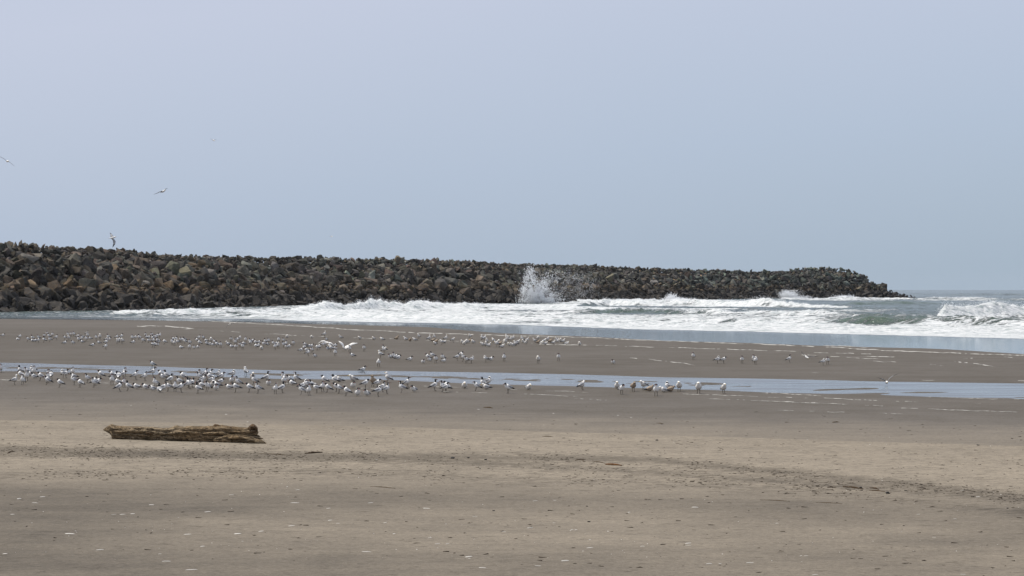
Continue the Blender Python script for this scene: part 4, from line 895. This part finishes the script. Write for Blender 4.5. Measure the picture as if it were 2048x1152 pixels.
SHELLS = [(38, 998, 9), (70, 1006, 13), (85, 994, 11), (303, 1010, 12), (245, 1029, 12), (228, 1029, 10), (265, 1028, 10), (25, 1029, 10), (415, 1024, 14), (375, 1069, 17), (475, 1068, 16), (200, 1100, 16), (333, 1123, 18), (383, 1140, 24), (405, 1093, 10), (522, 1063, 13), (583, 1052, 14), (590, 1006, 18), (657, 1017, 9), (595, 980, 10), (463, 990, 10), (320, 1108, 8), (660, 1041, 10), (485, 1083, 4), (140, 1068, 22), (676, 1047, 9), (10, 1108, 11),
 (741, 1006, 12), (853, 1017, 15), (950, 1033, 11), (770, 1046, 8), (1008, 1064, 9), (1059, 1056, 15), (788, 1068, 6), (860, 1076, 8), (895, 1088, 9), (875, 1088, 11), (733, 1104, 20), (937, 1114, 16), (939, 1117, 5), (965, 1136, 16), (1076, 1132, 14), (1130, 1122, 17), (1180, 1096, 14), (1108, 1046, 7), (1144, 1060, 6), (1152, 1060, 6), (1110, 1001, 7), (1070, 1002, 10), (1258, 1025, 6), (1376, 1087, 13), (1285, 1093, 10), (1180, 1080, 5),
 (1377, 1091, 12), (1418, 1128, 13), (1440, 1128, 6), (1500, 1126, 16), (1612, 1112, 10), (1602, 1112, 5), (1630, 1150, 13), (1926, 1149, 12), (1868, 1075, 9), (1554, 1047, 7), (1910, 1038, 8), (1837, 1029, 8), (1925, 981, 9), (1956, 994, 9), (1602, 882, 5), (1614, 880, 4), (1740, 889, 4), (1390, 1015, 14), (452, 829, 5), (495, 844, 4), (957, 819, 5), (1107, 827, 4), (753, 920, 4), (1236, 831, 4), (1262, 835, 4), (262, 811, 4)]
PL_S = [(150, 'at the far left'), (300, 'below the left of the log'), (430, 'below the middle of the log'), (560, 'below the right of the log'), (720, 'below the short driftwood piece'), (900, 'left of the middle'), (1050, 'near the middle'), (1250, 'below the reddish driftwood chunk'), (1450, 'right of the middle'), (1700, 'below the long right stick'), (3000, 'at the far right')]
sit = []
for i, (u, v, px) in enumerate(SHELLS):
    X, Y, z = at(u, v); s_ = px * Y / F
    sh = SH[4] if (px < 7 or u == 38) else SH[i % 4]
    o = link(bpy.data.objects.new('shell', sh)); o.location = (X, Y, z + .002); o.rotation_euler = (rnd.uniform(-.15, .15), rnd.uniform(-.08, .08), rnd.uniform(-.3, .3)); o.scale = (s_,) * 3
    d_ = 'large white clam shell' if px >= 16 else 'white clam shell' if px >= 10 else 'short pale shell' if px >= 7 else 'tiny shell'
    zone = 'on damp sand' if v < 850 else 'on pale sand' if v < 955 else 'on grey sand' if v < 1040 else 'on nearest sand'
    sit.append(dict(label=f'{d_} {zone} {place(PL_S, u)}', u=u, o=o))
uniquify(sit)
for it in sit: tag(it['o'], it['label'], 'shell', 'shells strewn on the beach')
# litter of tiny wood chips and weed, nobody could count it
def bits(n, gen, smin, smax, el, name, mat, label):
    P, Sz = [], []
    while len(P) < n:
        u, v = gen(); Y = F * H / (v - 576); X = (u - 1024) / F * Y; P.append((X, Y))
    P = np.array(P); z = ground_z(P[:, 0], P[:, 1]); m = len(P)
    V, Fx = drops(np.zeros((m, 3)), np.ones(m)); V = V.reshape(m, 4, 3)
    s_ = smin + (smax - smin) * g.random(m) ** 2.2
    V = V * s_[:, None, None] * np.stack([np.full(m, 1.) * (1 + el * g.random(m)), np.ones(m) * .8, np.full(m, .45)], 1)[:, None, :]
    an = g.normal(0, .5, m); c_, q = np.cos(an), np.sin(an); x = V[:, :, 0] * c_[:, None] - V[:, :, 1] * q[:, None]; y = V[:, :, 0] * q[:, None] + V[:, :, 1] * c_[:, None]
    V[:, :, 0] = x + P[:, 0:1]; V[:, :, 1] = y + P[:, 1:2]; V[:, :, 2] += z[:, None] + s_[:, None] * .1
    o = link(bpy.data.objects.new(name, mesh_np(name, V.reshape(-1, 3), Fx, mat))); tag(o, label, 'litter', kind='stuff')
def clus(base, sg):
    def f():
        if rnd.random() < .33:
            while True:
                u = rnd.uniform(-60, 2110); v = float(berm(u)) + rnd.uniform(3, 105)
                if rnd.random() < 2.2 * float(fbm(u * .012, v * .05, 301, 3)) + .5: return u, v
        b_ = rnd.choice((wr1, wr1, wr2, wr3))
        while True:
            u = rnd.uniform(-60, 2110)
            if rnd.random() < 3 * float(fbm(u * .010, (1.5 if b_ is wr1 else 7.5), 303, 3)) + .45: break
        return u + rnd.gauss(0, 10), float(b_(u)) + rnd.gauss(0, sg)
    return f
M_chip = simple('wood_chips', (.040, .030, .021), .9, .1); M_shard = simple('shell_shards', (.66, .63, .58), .7, .2)
bits(6500, clus(None, 7), .003, .022, 2.2, 'wrack_litter', M_chip, 'dark specks of wood and weed scattered along the drift line')
def damp():
    u = rnd.uniform(-60, 2110); c_ = rnd.random()
    return u, (float(berm(u)) - rnd.uniform(2, 60) if c_ < .45 else float(berm(u)) + rnd.uniform(110, 290))
bits(900, damp, .004, .026, 2.6, 'sand_litter', M_chip, 'sparse dark flecks on the damp and near sand')
bits(500, lambda: (rnd.uniform(-60, 2110), 576 + 245 + 330 * rnd.random() ** .8), .003, .012, .6, 'shell_litter', M_shard, 'tiny pale shell fragments strewn over the sand')

# ------------------------------------------------------------------ sea haze
k = NM('haze'); k.t.nodes.remove(k.b); pv = k.n('ShaderNodeVolumePrincipled')
pv.inputs['Color'].default_value = (.80, .87, .95, 1); pv.inputs['Density'].default_value = .000035; pv.inputs['Anisotropy'].default_value = .2
k.t.links.new(pv.outputs[0], k.out.inputs['Volume'])
x0, x1, y0, y1, z0, z1 = -8300, 8300, -850, 4080, -3.2, 20
V = [(x, y, z) for z in (z0, z1) for y in (y0, y1) for x in (x0, x1)]
o = link(bpy.data.objects.new('haze', mesh_np('haze', V, [(0, 2, 3, 1), (4, 5, 7, 6), (0, 1, 5, 4), (2, 6, 7, 3), (0, 4, 6, 2), (1, 3, 7, 5)], k.m)))
tag(o, 'thin bluish sea haze over the beach and the sea', 'haze', kind='stuff')
